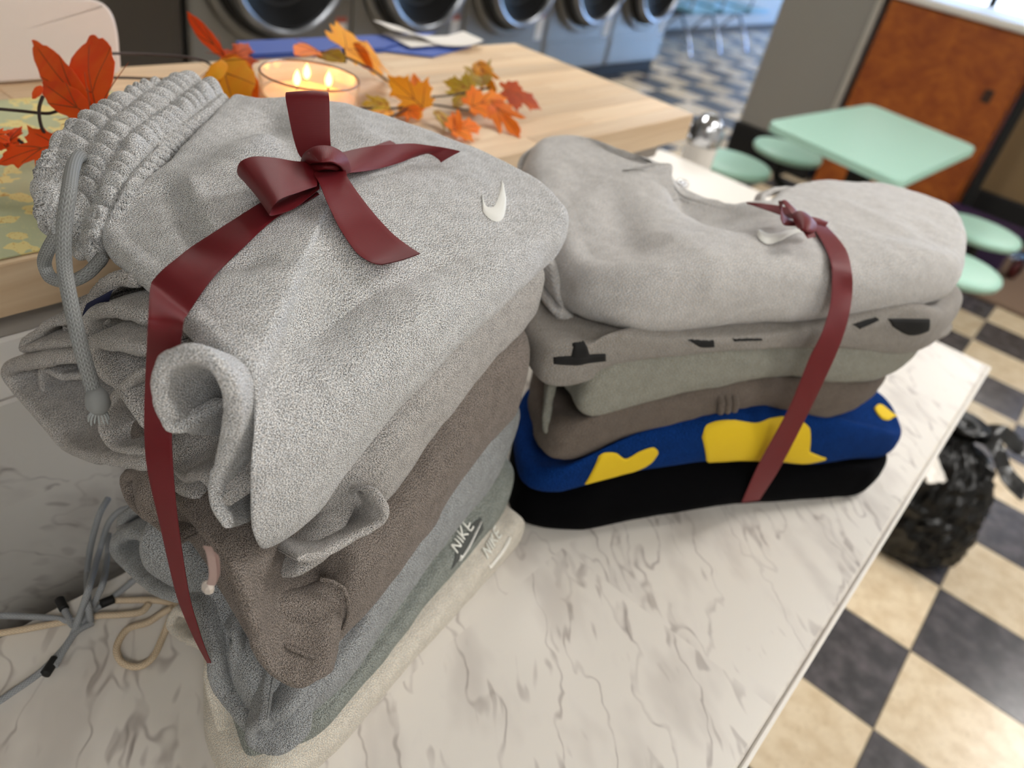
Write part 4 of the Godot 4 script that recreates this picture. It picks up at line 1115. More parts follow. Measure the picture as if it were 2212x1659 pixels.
	part("sleeve_fold", sheet([Vector3(-0.5407,0.9650,2.7016), Vector3(-0.5458,0.9700,2.7119), Vector3(-0.5592,0.9900,2.6986), Vector3(-0.5657,1.0100,2.6893), Vector3(-0.5580,1.0200,2.6873)], Vector3(-0.05, 0.0, -0.07), 0.010, at, 50), sage, o)

	# fourth: charcoal
	at = Vector3(-0.5, 0.93, 2.4)
	o = thing("folded_sweatshirt", "dark charcoal brown sweatshirt with corded seams, between the greenish and the blue garments", "sweatshirt", at, grp)
	rim = [[Vector3(-0.60,0.955,2.67),0.02],[Vector3(-0.548,0.955,2.715),0.026]] + [[Vector3(-0.5204,0.9648,2.7128),0.0321], [Vector3(-0.4849,0.9880,2.6525),0.0230], [Vector3(-0.4443,1.0005,2.5835),0.0255], [Vector3(-0.4038,1.0137,2.5146),0.0240], [Vector3(-0.3632,1.0025,2.4456),0.0275], [Vector3(-0.3328,0.9942,2.3939),0.0302]] + [[Vector3(-0.315,0.985,2.32),0.024],[Vector3(-0.325,0.985,2.26),0.022],[Vector3(-0.42, 0.985, 2.23), 0.02], [Vector3(-0.54, 0.985, 2.42), 0.02], [Vector3(-0.64, 0.975, 2.59), 0.02]]
	var R4 := slab(rim, 1.005, 0.95, at, 260, [], 0.0045)
	part("body", R4.mesh, char, o)
	for k in 3:
		var u := 0.0095 * k
		var a: Vector3 = [Vector3(-0.4249,1.0148,2.5624)][0] + Vector3(u * 0.5, 0, -u * 0.86)
		var b: Vector3 = [Vector3(-0.4189,0.9893,2.5521)][0] + Vector3(u * 0.5, 0, -u * 0.86)
		part("cord_seam", tube([lay(R4, a + Vector3(-0.02, 0.01, -0.012), 0.001), lay(R4, a, 0.0015), lay(R4, a.lerp(b, 0.5), 0.002), lay(R4, b, 0.0015)], 0.0042, at, 30, 8), char, o, "raised corded seam")

	# fifth: blue with yellow print
	at = Vector3(-0.5, 0.88, 2.4)
	o = thing("folded_tshirt", "royal blue shirt with a bold yellow print, second from the bottom of the right pile", "shirt", at, grp)
	rim = [[Vector3(-0.62,0.905,2.66),0.014],[Vector3(-0.555,0.90,2.722),0.018]] + [[Vector3(-0.5152,0.9182,2.7159),0.0215], [Vector3(-0.4797,0.9404,2.6555),0.0325], [Vector3(-0.4392,0.9472,2.5866),0.0367], [Vector3(-0.3986,0.9507,2.5176),0.0498], [Vector3(-0.3580,0.9388,2.4487),0.0470], [Vector3(-0.3175,0.9268,2.3797),0.0442]] + [[Vector3(-0.285,0.918,2.31),0.03]] + [[Vector3(-0.2628,0.8950,2.2403),0.022], [Vector3(-0.2866,0.9050,2.1995),0.018], [Vector3(-0.3239,0.9200,2.1921),0.014]] + [[Vector3(-0.42, 0.92, 2.23), 0.015], [Vector3(-0.54, 0.92, 2.42), 0.015], [Vector3(-0.64, 0.915, 2.59), 0.015]]
	var R5 := slab(rim, 0.935, 0.885, at, 280, [], 0.0015)
	part("body", R5.mesh, blue, o)
	var yel := plain(Color(0.90, 0.76, 0.05), 0.75)
	for l in [[[Vector3(-0.4937,0.9496,2.6794), Vector3(-0.4906,0.9536,2.6740), Vector3(-0.4831,0.9520,2.6613), Vector3(-0.4750,0.9420,2.6475), Vector3(-0.4681,0.9508,2.6357), Vector3(-0.4598,0.9553,2.6216), Vector3(-0.4558,0.9503,2.6149)], [Vector3(-0.4966,0.9079,2.6841), Vector3(-0.4884,0.9086,2.6703), Vector3(-0.4797,0.9107,2.6556), Vector3(-0.4728,0.9147,2.6438), Vector3(-0.4642,0.9183,2.6292), Vector3(-0.4571,0.9310,2.6170), Vector3(-0.4551,0.9481,2.6137)]], [[Vector3(-0.4279,0.9635,2.5675), Vector3(-0.4259,0.9817,2.5640), Vector3(-0.4124,0.9862,2.5410), Vector3(-0.3906,0.9777,2.5040), Vector3(-0.3754,0.9857,2.4782), Vector3(-0.3590,0.9830,2.4503), Vector3(-0.3475,0.9630,2.4308)], [Vector3(-0.4135,0.9135,2.5430), Vector3(-0.4025,0.9094,2.5242), Vector3(-0.3879,0.9059,2.4994), Vector3(-0.3690,0.9015,2.4674), Vector3(-0.3498,0.8977,2.4346), Vector3(-0.3368,0.8986,2.4126), Vector3(-0.3375,0.9154,2.4137)]], [[Vector3(-0.3603,0.9394,2.4525), Vector3(-0.3449,0.9363,2.4262), Vector3(-0.3403,0.9261,2.4185), Vector3(-0.3200,0.9076,2.3840)], [Vector3(-0.3504,0.9002,2.4357), Vector3(-0.3384,0.8974,2.4153), Vector3(-0.3293,0.8993,2.3999), Vector3(-0.3200,0.9060,2.3839)]], [[Vector3(-0.3159,0.9300,2.3117), Vector3(-0.3133,0.9320,2.2992), Vector3(-0.3052,0.9320,2.2963)], [Vector3(-0.3127,0.9250,2.3103), Vector3(-0.3036,0.9200,2.3072), Vector3(-0.3011,0.9250,2.2946)]], [[Vector3(-0.3117,0.9280,2.2379), Vector3(-0.3101,0.9280,2.2215), Vector3(-0.3001,0.9220,2.2181), Vector3(-0.2894,0.9120,2.2175)], [Vector3(-0.3057,0.9220,2.2432), Vector3(-0.2964,0.9150,2.2451), Vector3(-0.2894,0.9100,2.2340), Vector3(-0.2879,0.9100,2.2167)]]]:
		part("print", patch(R5, l[0], l[1], 0.0028, at, 44, 16), yel, o, "yellow print")

	# lowest: black
	at = Vector3(-0.5, 0.82, 2.4)
	o = thing("folded_sweatshirt", "black garment at the bottom of the right pile, on the marble top", "sweatshirt", at, grp)
	rim = [[Vector3(-0.60,0.85,2.68),0.024],[Vector3(-0.55,0.855,2.722),0.03]] + [[Vector3(-0.4974,0.8671,2.6915),0.0446], [Vector3(-0.4670,0.8719,2.6398),0.0494], [Vector3(-0.4264,0.8714,2.5709),0.0489], [Vector3(-0.3859,0.8667,2.5019),0.0442], [Vector3(-0.3453,0.8632,2.4329),0.0374], [Vector3(-0.3047,0.8575,2.3640),0.0331], [Vector3(-0.2794,0.8539,2.3209),0.0304]] + [[Vector3(-0.262,0.85,2.285),0.028],[Vector3(-0.275,0.852,2.22),0.026], [Vector3(-0.42, 0.852, 2.23), 0.026], [Vector3(-0.54, 0.852, 2.42), 0.026], [Vector3(-0.64, 0.852, 2.59), 0.026]]
	part("body", slab(rim, 0.88, 0.8215, at, 240, [], 0.0015).mesh, black, o)


# ---------------------------------------------------------------- ribbons
func ribbons() -> void:
	var at := Vector3(-0.7144,1.2300,2.8877)
	var o := thing("ribbon", "wide dark red ribbon tied in a bow around the left pile of clothes", "ribbon", at, "dark red ribbons")
	# band across the top and down the front
	part("band", ribbon([Vector3(-0.6880,1.2292,2.9306), Vector3(-0.6819,1.2270,2.9579), Vector3(-0.6778,1.2244,2.9766), Vector3(-0.6708,1.2196,3.0037), Vector3(-0.6706,1.2126,3.0218), Vector3(-0.6758,1.2040,3.0320), Vector3(-0.6646,1.2050,3.0494), Vector3(-0.6601,1.2020,3.0618), Vector3(-0.6589,1.1958,3.0702)] + [Vector3(-0.5919,1.2174,3.1080), Vector3(-0.6170,1.1640,3.1000), Vector3(-0.6100,1.1282,3.1080), Vector3(-0.5956,1.1075,3.1160), Vector3(-0.5830,1.0688,3.1180), Vector3(-0.5753,0.9981,3.1150), Vector3(-0.5621,0.9610,3.1120), Vector3(-0.5537,0.9366,3.1080)], [Vector3(-0.6634,1.2296,2.9349), Vector3(-0.6567,1.2279,2.9586), Vector3(-0.6547,1.2245,2.9776), Vector3(-0.6469,1.2219,2.9964), Vector3(-0.6392,1.2182,3.0142), Vector3(-0.6362,1.2120,3.0285), Vector3(-0.6262,1.2093,3.0467), Vector3(-0.6190,1.2046,3.0604), Vector3(-0.6118,1.1983,3.0736)] + [Vector3(-0.5733,1.2210,3.0980), Vector3(-0.6009,1.1688,3.0880), Vector3(-0.5947,1.1335,3.0980), Vector3(-0.5788,1.1154,3.1080), Vector3(-0.5688,1.0771,3.1130), Vector3(-0.5638,1.0067,3.1120), Vector3(-0.5537,0.9689,3.1110), Vector3(-0.5486,0.9423,3.1080)], at, 150, 0.0006), M.maroon, o)
	part("band", ribbon([Vector3(-0.7093,1.2360,2.8756), Vector3(-0.7187,1.2320,2.8372), Vector3(-0.7459,1.2220,2.7782), Vector3(-0.7723,1.2000,2.7251)], [Vector3(-0.6894,1.2360,2.8826), Vector3(-0.6977,1.2320,2.8453), Vector3(-0.7230,1.2220,2.7879), Vector3(-0.7524,1.2000,2.7346)], at, 40, 0.0006), M.maroon, o)
	# standing loop
	part("loop", ribbon([Vector3(-0.7053,1.2348,2.9146), Vector3(-0.7087,1.2417,2.9197), Vector3(-0.7139,1.2554,2.9218), Vector3(-0.7211,1.2705,2.9211), Vector3(-0.7265,1.2784,2.9194), Vector3(-0.7317,1.2805,2.9152), Vector3(-0.7348,1.2756,2.9111), Vector3(-0.7309,1.2625,2.9093), Vector3(-0.7233,1.2466,2.9075), Vector3(-0.7115,1.2349,2.9054)], [Vector3(-0.6891,1.2389,2.9008), Vector3(-0.6909,1.2485,2.9027), Vector3(-0.6925,1.2608,2.9036), Vector3(-0.6975,1.2765,2.9010), Vector3(-0.7018,1.2846,2.8985), Vector3(-0.7076,1.2865,2.8948), Vector3(-0.7120,1.2807,2.8923), Vector3(-0.7119,1.2673,2.8933), Vector3(-0.7090,1.2502,2.8955), Vector3(-0.7032,1.2369,2.8984)], at, 80, 0.0006, null, 0.0, 8, 0.001), M.maroon, o)
	# side loop
	part("loop", ribbon([Vector3(-0.6861,1.2430,2.9155), Vector3(-0.6839,1.2480,2.9407), Vector3(-0.6876,1.2520,2.9582), Vector3(-0.6939,1.2520,2.9699), Vector3(-0.6977,1.2480,2.9779), Vector3(-0.6995,1.2400,2.9794), Vector3(-0.7029,1.2330,2.9727), Vector3(-0.6977,1.2320,2.9547), Vector3(-0.6859,1.2360,2.9175)], [Vector3(-0.6518,1.2430,2.9472), Vector3(-0.6432,1.2460,2.9675), Vector3(-0.6337,1.2500,2.9860), Vector3(-0.6303,1.2500,2.9958), Vector3(-0.6308,1.2460,2.9996), Vector3(-0.6398,1.2360,2.9952), Vector3(-0.6465,1.2310,2.9852), Vector3(-0.6495,1.2310,2.9677), Vector3(-0.6598,1.2360,2.9381)], at, 90, 0.0006, null, 0.0, 8, 0.001), M.maroon, o)
	# tails
	part("tail", ribbon([Vector3(-0.6896,1.2411,2.9261), Vector3(-0.6563,1.2438,2.9421), Vector3(-0.6368,1.2361,2.9489), Vector3(-0.6225,1.2226,2.9484), Vector3(-0.6029,1.2136,2.9494), Vector3(-0.5914,1.2105,2.9462), Vector3(-0.5806,1.2134,2.9459)], [Vector3(-0.6750,1.2447,2.9037), Vector3(-0.6549,1.2424,2.9159), Vector3(-0.6400,1.2360,2.9177), Vector3(-0.6240,1.2269,2.9159), Vector3(-0.6050,1.2188,2.9138), Vector3(-0.5908,1.2154,2.9118), Vector3(-0.5748,1.2168,2.9147)], at, 70, 0.0006, null, 0.0, 8, 0.0008), M.maroon, o)
	part("tail", ribbon([Vector3(-0.7015,1.2400,2.8833), Vector3(-0.6998,1.2420,2.8598), Vector3(-0.6968,1.2420,2.8370), Vector3(-0.6960,1.2400,2.8106), Vector3(-0.6874,1.2380,2.7905), Vector3(-0.6807,1.2360,2.7763), Vector3(-0.6733,1.2360,2.7719)], [Vector3(-0.6712,1.2380,2.9036), Vector3(-0.6793,1.2320,2.8717), Vector3(-0.6864,1.2290,2.8396), Vector3(-0.6939,1.2280,2.8080), Vector3(-0.6918,1.2300,2.7932), Vector3(-0.6849,1.2260,2.7859), Vector3(-0.6831,1.2240,2.7851)], at, 70, 0.0006, null, 0.0, 8, 0.0008), M.maroon, o)
	# knot: ribbon wrapped over the crossing
	var k := []
	for s in 2:
		pass
	part("knot", ribbon([Vector3(-0.7035,1.2360,2.9178), Vector3(-0.6915,1.2490,2.9258), Vector3(-0.6826,1.2570,2.9238), Vector3(-0.6792,1.2570,2.9145), Vector3(-0.6783,1.2500,2.9033), Vector3(-0.6837,1.2360,2.8931)], [Vector3(-0.6985,1.2360,2.9199), Vector3(-0.6693,1.2520,2.9373), Vector3(-0.6545,1.2590,2.9419), Vector3(-0.6518,1.2590,2.9350), Vector3(-0.6560,1.2520,2.9226), Vector3(-0.6727,1.2360,2.9041)], at, 50, 0.0016, null, 0.0, 10, 0.004), M.maroon, o)
	part("knot", ribbon([Vector3(-0.6991,1.2400,2.9187), Vector3(-0.6933,1.2480,2.9184), Vector3(-0.6880,1.2520,2.9123), Vector3(-0.6864,1.2480,2.9001), Vector3(-0.6854,1.2400,2.8939)], [Vector3(-0.6782,1.2400,2.9281), Vector3(-0.6663,1.2480,2.9336), Vector3(-0.6605,1.2510,2.9317), Vector3(-0.6625,1.2480,2.9222), Vector3(-0.6717,1.2400,2.9079)], at, 40, 0.003, null, 0.0, 8, 0.002), M.maroon, o)

	at = Vector3(-0.4584,1.1900,2.4318)
	o = thing("ribbon", "narrow dark red ribbon knotted around the right pile of clothes", "ribbon", at, "dark red ribbons")
	part("band", ribbon([Vector3(-0.4562,1.1851,2.4177), Vector3(-0.4411,1.1832,2.4298), Vector3(-0.4219,1.1801,2.4505), Vector3(-0.4007,1.1757,2.4803), Vector3(-0.3899,1.1616,2.4892), Vector3(-0.3802,1.1405,2.4949)] + [Vector3(-0.3727,1.1150,2.5088), Vector3(-0.3717,1.0880,2.5139), Vector3(-0.3676,1.0200,2.5109), Vector3(-0.3720,0.9250,2.4963), Vector3(-0.3720,0.8470,2.4797)], [Vector3(-0.4402,1.1835,2.3991), Vector3(-0.4181,1.1830,2.4207), Vector3(-0.3989,1.1798,2.4401), Vector3(-0.3803,1.1709,2.4665), Vector3(-0.3720,1.1518,2.4633), Vector3(-0.3615,1.1340,2.4796)] + [Vector3(-0.3552,1.1080,2.4868), Vector3(-0.3522,1.0780,2.4904), Vector3(-0.3507,1.0200,2.4874), Vector3(-0.3512,0.9220,2.4776), Vector3(-0.3578,0.8500,2.4589)], at, 110, 0.0006), M.maroon, o)
	part("tail", ribbon([Vector3(-0.5189,1.1900,2.4543), Vector3(-0.5009,1.1950,2.4500), Vector3(-0.4816,1.1990,2.4459), Vector3(-0.4697,1.2000,2.4421)], [Vector3(-0.5183,1.1880,2.4514), Vector3(-0.4961,1.1920,2.4578), Vector3(-0.4739,1.1940,2.4588), Vector3(-0.4619,1.1950,2.4595)], at, 30, 0.0006), M.maroon, o)
	part("loop", ribbon([Vector3(-0.4589,1.2000,2.4667), Vector3(-0.4700,1.2060,2.4671), Vector3(-0.4802,1.2080,2.4609), Vector3(-0.4866,1.2030,2.4489), Vector3(-0.4749,1.1970,2.4596), Vector3(-0.4567,1.1960,2.4689)], [Vector3(-0.4634,1.2000,2.4451), Vector3(-0.4707,1.2060,2.4525), Vector3(-0.4809,1.2080,2.4514), Vector3(-0.4650,1.2030,2.4934), Vector3(-0.4587,1.1970,2.4920), Vector3(-0.4502,1.1960,2.4755)], at, 40, 0.0006, null, 0.0, 8, 0.002), M.maroon, o)
	part("loop", ribbon([Vector3(-0.4562,1.2000,2.4613), Vector3(-0.4473,1.2040,2.4570), Vector3(-0.4385,1.2040,2.4493), Vector3(-0.4340,1.2000,2.4367)], [Vector3(-0.4469,1.1980,2.4779), Vector3(-0.4400,1.2000,2.4683), Vector3(-0.4346,1.2000,2.4576), Vector3(-0.4297,1.1980,2.4486)], at, 30, 0.0006, null, 0.0, 8, 0.003), M.maroon, o)
	part("knot", ribbon([Vector3(-0.4618,1.2020,2.4618), Vector3(-0.4564,1.2070,2.4645), Vector3(-0.4489,1.2070,2.4644), Vector3(-0.4448,1.2000,2.4534)], [Vector3(-0.4450,1.2000,2.4925), Vector3(-0.4354,1.2060,2.5095), Vector3(-0.4300,1.2060,2.5079), Vector3(-0.4302,1.1980,2.4826)], at, 30, 0.003, null, 0.0, 8, 0.004), M.maroon, o)
	part("tail", ribbon([Vector3(-0.4497,1.2000,2.4732), Vector3(-0.4370,1.2000,2.4953), Vector3(-0.4293,1.1960,2.4971)], [Vector3(-0.4426,1.2000,2.4589), Vector3(-0.4303,1.2000,2.4822), Vector3(-0.4258,1.1960,2.4837)], at, 24, 0.0006), M.maroon, o)


# ---------------------------------------------------------------- cords
func cords() -> void:
	var cord := plain(Color(0.66, 0.67, 0.67), 0.9)
	var dark_cord := plain(Color(0.70, 0.715, 0.73), 0.9)
	var beige := plain(Color(0.97, 0.88, 0.75), 0.9)
	for m in [cord, dark_cord, beige]:
		m.albedo_texture = M.cord_tex
		m.heightmap_enabled = true
		m.heightmap_texture = M.cord_tex
		m.heightmap_scale = 0.08
	# the top sweatpants' drawstring belongs to them
	var o: Node3D = get_node("folded_sweatpants")
	var b := base_of(o)
	var ds := part("drawstring", tube([Vector3(-0.8398,1.1996,3.0200), Vector3(-0.8180,1.2152,3.0350)] + [Vector3(-0.7721,1.2288,3.0600), Vector3(-0.7130,1.2381,3.0900), Vector3(-0.7033,1.2194,3.1000), Vector3(-0.6982,1.1971,3.1050), Vector3(-0.6799,1.1849,3.1120), Vector3(-0.6610,1.1664,3.1180), Vector3(-0.6491,1.1458,3.1200), Vector3(-0.6447,1.1330,3.1200)], 0.0046, b, 130, 14, 0.0, 0.0), cord, o, "thick braided grey drawstring")
	part("knot", lathe([[0.0, -0.010], [0.005, -0.009], [0.0075, -0.003], [0.007, 0.004], [0.005, 0.009], [0.0, 0.010]], 18, Vector3(0.2, 1, 0.1), Vector3(-0.6431,1.1325,3.1200) - b), plain(Color(0.56, 0.57, 0.57), 0.9), ds)
	var fr := []
	for k in 14:
		var a := k * 0.45
		fr.append(tube([Vector3(-0.6427,1.1290,3.1200), Vector3(-0.6448,1.1204,3.1200) + Vector3(cos(a) * 0.005, 0, sin(a) * 0.005), Vector3(-0.6459,1.1130,3.1200) + Vector3(cos(a) * 0.008, rng.randf() * 0.004, sin(a) * 0.006)], 0.0007, b, 8, 5))
	part("frayed_end", joined(fr), plain(Color(0.66, 0.68, 0.68), 0.9), ds)
	part("drawstring_loop", tube([Vector3(-0.7485,1.1958,3.0850), Vector3(-0.7591,1.1781,3.0900), Vector3(-0.7698,1.1620,3.0900), Vector3(-0.7628,1.1542,3.0900), Vector3(-0.7452,1.1585,3.0850), Vector3(-0.7375,1.1661,3.0750), Vector3(-0.7452,1.1714,3.0600)], 0.0046, b, 90, 14, 0.0, 0.0), cord, o, "loop of braided grey drawstring")

	# cords of the lower garments: parts of them
	o = get_node("folded_sweatpants_003")
	b = base_of(o)
	var Y := 0.8245
	for pts in [[Vector3(-0.7991,0.8857,3.0600), Vector3(-0.7878,0.8825,3.0750), Vector3(-0.7954,0.8378,3.0850), Vector3(-0.8041,0.7923,3.0900)] + [Vector3(-0.7263,0.8500,3.1204), Vector3(-0.7225,0.8260,3.1228)], [Vector3(-0.7610,0.8971,3.0500), Vector3(-0.7758,0.8874,3.0600), Vector3(-0.7832,0.8703,3.0700), Vector3(-0.7897,0.8324,3.0800)] + [Vector3(-0.7238,0.8700,3.1183), Vector3(-0.7263,0.8380,3.1292), Vector3(-0.7160,0.8260,3.1447), Vector3(-0.7025,0.8260,3.1740), Vector3(-0.6984,0.8260,3.2011), Vector3(-0.6962,0.8260,3.2225)], [Vector3(-0.8377,0.7973,3.0500), Vector3(-0.8252,0.7791,3.0600)] + [Vector3(-0.7292,0.8600,3.1045), Vector3(-0.7298,0.8320,3.1189), Vector3(-0.7231,0.8280,3.1309)], [Vector3(-0.7211,0.8600,3.0552), Vector3(-0.7309,0.8420,3.0717), Vector3(-0.7339,0.8300,3.0935), Vector3(-0.7317,0.8290,3.1098), Vector3(-0.7324,0.8280,3.1325), Vector3(-0.7459,0.8260,3.1425), Vector3(-0.7628,0.8260,3.1585), Vector3(-0.7785,0.8260,3.1748), Vector3(-0.7887,0.8260,3.1856)], [Vector3(-0.7207,0.8270,3.1219), Vector3(-0.7189,0.8290,3.1368), Vector3(-0.7111,0.8270,3.1508), Vector3(-0.6992,0.8270,3.1648)]]:
		part("drawcord", tube(pts, 0.0029, b, 110, 12, 0.0, 0.0), dark_cord, o, "grey braided draw cord")
	for tip in [[Vector3(-0.7645,0.8265,3.1309), Vector3(-0.7490,0.8265,3.1329)], [Vector3(-0.7071,0.8265,3.1597), Vector3(-0.6967,0.8265,3.1747)], [Vector3(-0.7290,0.8320,3.0968), Vector3(-0.7313,0.8320,3.1097)]]:
		part("cord_tip", tube(tip, 0.0042, b, 10, 14), M.black, o, "black plastic cord tip")
	part("drawcord", tube([Vector3(-0.7490,0.8265,3.1329), Vector3(-0.7350,0.8280,3.1353), Vector3(-0.7269,0.8280,3.1352)], 0.0032, b, 20, 12, 0.0, 0.0), dark_cord, o, "grey braided draw cord")
	var flat := part("flat_drawcord", sheet([Vector3(-0.5189,1.1073,3.1250), Vector3(-0.5100,1.1087,3.1270), Vector3(-0.5074,1.0957,3.1280), Vector3(-0.5111,1.0832,3.1280)], Vector3(0.0045, 0.002, -0.002), 0.003, b, 40, 0.0003), plain(Color(0.72, 0.62, 0.59), 0.8), o, "flat pinkish draw cord")
	part("cord_tip", boxy(Vector3(0.008, 0.008, 0.006), Vector3(-0.5135,1.0771,3.1270) - b, 0.002), plain(Color(0.78, 0.74, 0.70), 0.8), flat, "pale knotted end")
	o = get_node("folded_sweatshirt")
	b = base_of(o)
	part("drawcord", tube([Vector3(-0.6809,0.8400,3.0663), Vector3(-0.6887,0.8300,3.0738), Vector3(-0.6897,0.8270,3.0870), Vector3(-0.6947,0.8270,3.1038), Vector3(-0.6837,0.8260,3.1195), Vector3(-0.6668,0.8260,3.1230), Vector3(-0.6546,0.8260,3.1151), Vector3(-0.6552,0.8260,3.1021), Vector3(-0.6680,0.8270,3.0851), Vector3(-0.6777,0.8350,3.0708)], 0.0030, b, 110, 12, 0.0, 0.0), beige, o, "beige draw cord loop")
	part("drawcord", tube([Vector3(-0.6717,0.8450,3.0600), Vector3(-0.6947,0.8340,3.0655), Vector3(-0.7101,0.8300,3.0752), Vector3(-0.7265,0.8280,3.0924), Vector3(-0.7330,0.8270,3.0987)], 0.0030, b, 70, 12, 0.0, 0.0), beige, o, "beige draw cord")
	part("drawcord", tube([Vector3(-0.7068,0.8300,3.0762), Vector3(-0.7027,0.8290,3.0862), Vector3(-0.7131,0.8270,3.1004), Vector3(-0.7246,0.8260,3.1138), Vector3(-0.7400,0.8250,3.1414), Vector3(-0.7513,0.8250,3.1637), Vector3(-0.7613,0.8250,3.1821), Vector3(-0.7682,0.8250,3.1940)], 0.0030, b, 90, 12, 0.0, 0.0), beige, o, "beige draw cord")


# ---------------------------------------------------------------- on the butcher block table
func leaf_mesh(base: Vector3, tip: Vector3, up: Vector3, off: Vector3, wide := 0.9, bend := 0.15, fold := 0.1, kind := 0) -> ArrayMesh:
	var L := base.distance_to(tip)
	var f := (tip - base).normalized()
	var s := f.cross(up).normalized()
	var n := s.cross(f).normalized()
	var half: Array
	if kind == 0: half = [[0.0, 0.0], [0.18, -0.10], [0.36, -0.06], [0.30, 0.04], [0.52, 0.12], [0.50, 0.20], [0.66, 0.34], [0.46, 0.36], [0.40, 0.44], [0.24, 0.42], [0.27, 0.58], [0.36, 0.68], [0.22, 0.72], [0.17, 0.82], [0.08, 0.88], [0.0, 1.0]]
	elif kind == 1: half = [[0.0, 0.0], [0.12, -0.02], [0.28, 0.06], [0.40, 0.16], [0.36, 0.22], [0.52, 0.40], [0.40, 0.42], [0.44, 0.55], [0.56, 0.78], [0.40, 0.74], [0.26, 0.62], [0.16, 0.55], [0.24, 0.75], [0.20, 0.86], [0.10, 0.92], [0.0, 1.0]]
	else: half = [[0.0, 0.0], [0.12, 0.05], [0.22, 0.2], [0.27, 0.4], [0.25, 0.6], [0.17, 0.8], [0.08, 0.93], [0.0, 1.0]]
	var o := []
	for h in half: o.append(Vector2(h[0] * wide, h[1]))
	for k in range(half.size() - 2, 0, -1): o.append(Vector2(-half[k][0] * wide, half[k][1]))
	var pts := []
	var m := o.size()
	for k in m:
		pts.append(o[k])
		var md: Vector2 = o[k].lerp(o[(k + 1) % m], 0.5)
		var inw: Vector2 = (Vector2(0, 0.4) - md) * 0.05
		pts.append(md + inw * (1 if k % 2 else -0.4))
	var c := Vector2(0, 0.36)
	var rings := 6
	var P := PackedVector3Array()
	m = pts.size()
	for side in 2:
		for jj in rings + 1:
			var j: int = jj if side == 0 else rings - jj
			for k in m:
				var q: Vector2 = c.lerp(pts[k], j / float(rings))
				var z := -bend * (q.y * q.y + q.x * q.x * 0.6) + fold * absf(q.x) + 0.03 * sin(q.x * 9.0 + q.y * 5.0) * q.length()
				P.append(base + f * q.y * L + s * q.x * L + n * (z * L + (0.0004 if side == 0 else -0.0004)))
	return skin(P, m, 2 * (rings + 1), true, off, PackedVector2Array(), true)

func vein_mesh(base: Vector3, tip: Vector3, up: Vector3, off: Vector3, wide: float, bend: float, fold: float) -> ArrayMesh:
	var L := base.distance_to(tip)
	var f := (tip - base).normalized()
	var s := f.cross(up).normalized()
	var n := s.cross(f).normalized()
	var list := []
	for e in [[0.0, 0.9], [0.42, 0.28], [-0.42, 0.28], [0.26, 0.62], [-0.26, 0.62]]:
		var pp := []
		var st: float = 0.04 if absf(e[0]) > 0.3 else 0.25 if e[0] != 0.0 else 0.0
		for k in 5:
			var t := k / 4.0
			var q := Vector2(e[0] * wide * t, lerpf(st, e[1], t))
			var z := -bend * (q.y * q.y + q.x * q.x * 0.6) + fold * absf(q.x) + 0.03 * sin(q.x * 9.0 + q.y * 5.0) * q.length()
			pp.append(base + f * q.y * L + s * q.x * L + n * (z * L + 0.0004))
		list.append(tube(pp, 0.0007, off, 12, 5, 0.6))
	return joined(list)

func leaf_mat(a: Color, b: Color, s: int) -> StandardMaterial3D:
	var f := noise(0.02, 3, FastNoiseLite.TYPE_SIMPLEX_SMOOTH, s)
	var im := Image.create(128, 128, false, Image.FORMAT_RGB8)
	for y in 128:
		for x in 128: im.set_pixel(x, y, a.lerp(b, clampf(0.5 + 0.9 * f.get_noise_2d(x, y), 0, 1)))
	var m := plain(Color.WHITE, 0.6)
	m.albedo_texture = ImageTexture.create_from_image(im)
	m.uv1_triplanar = true
	m.uv1_scale = Vector3.ONE * 9.0
	m.backlight_enabled = true
	m.backlight = Color(0.7, 0.66, 0.58)
	return m

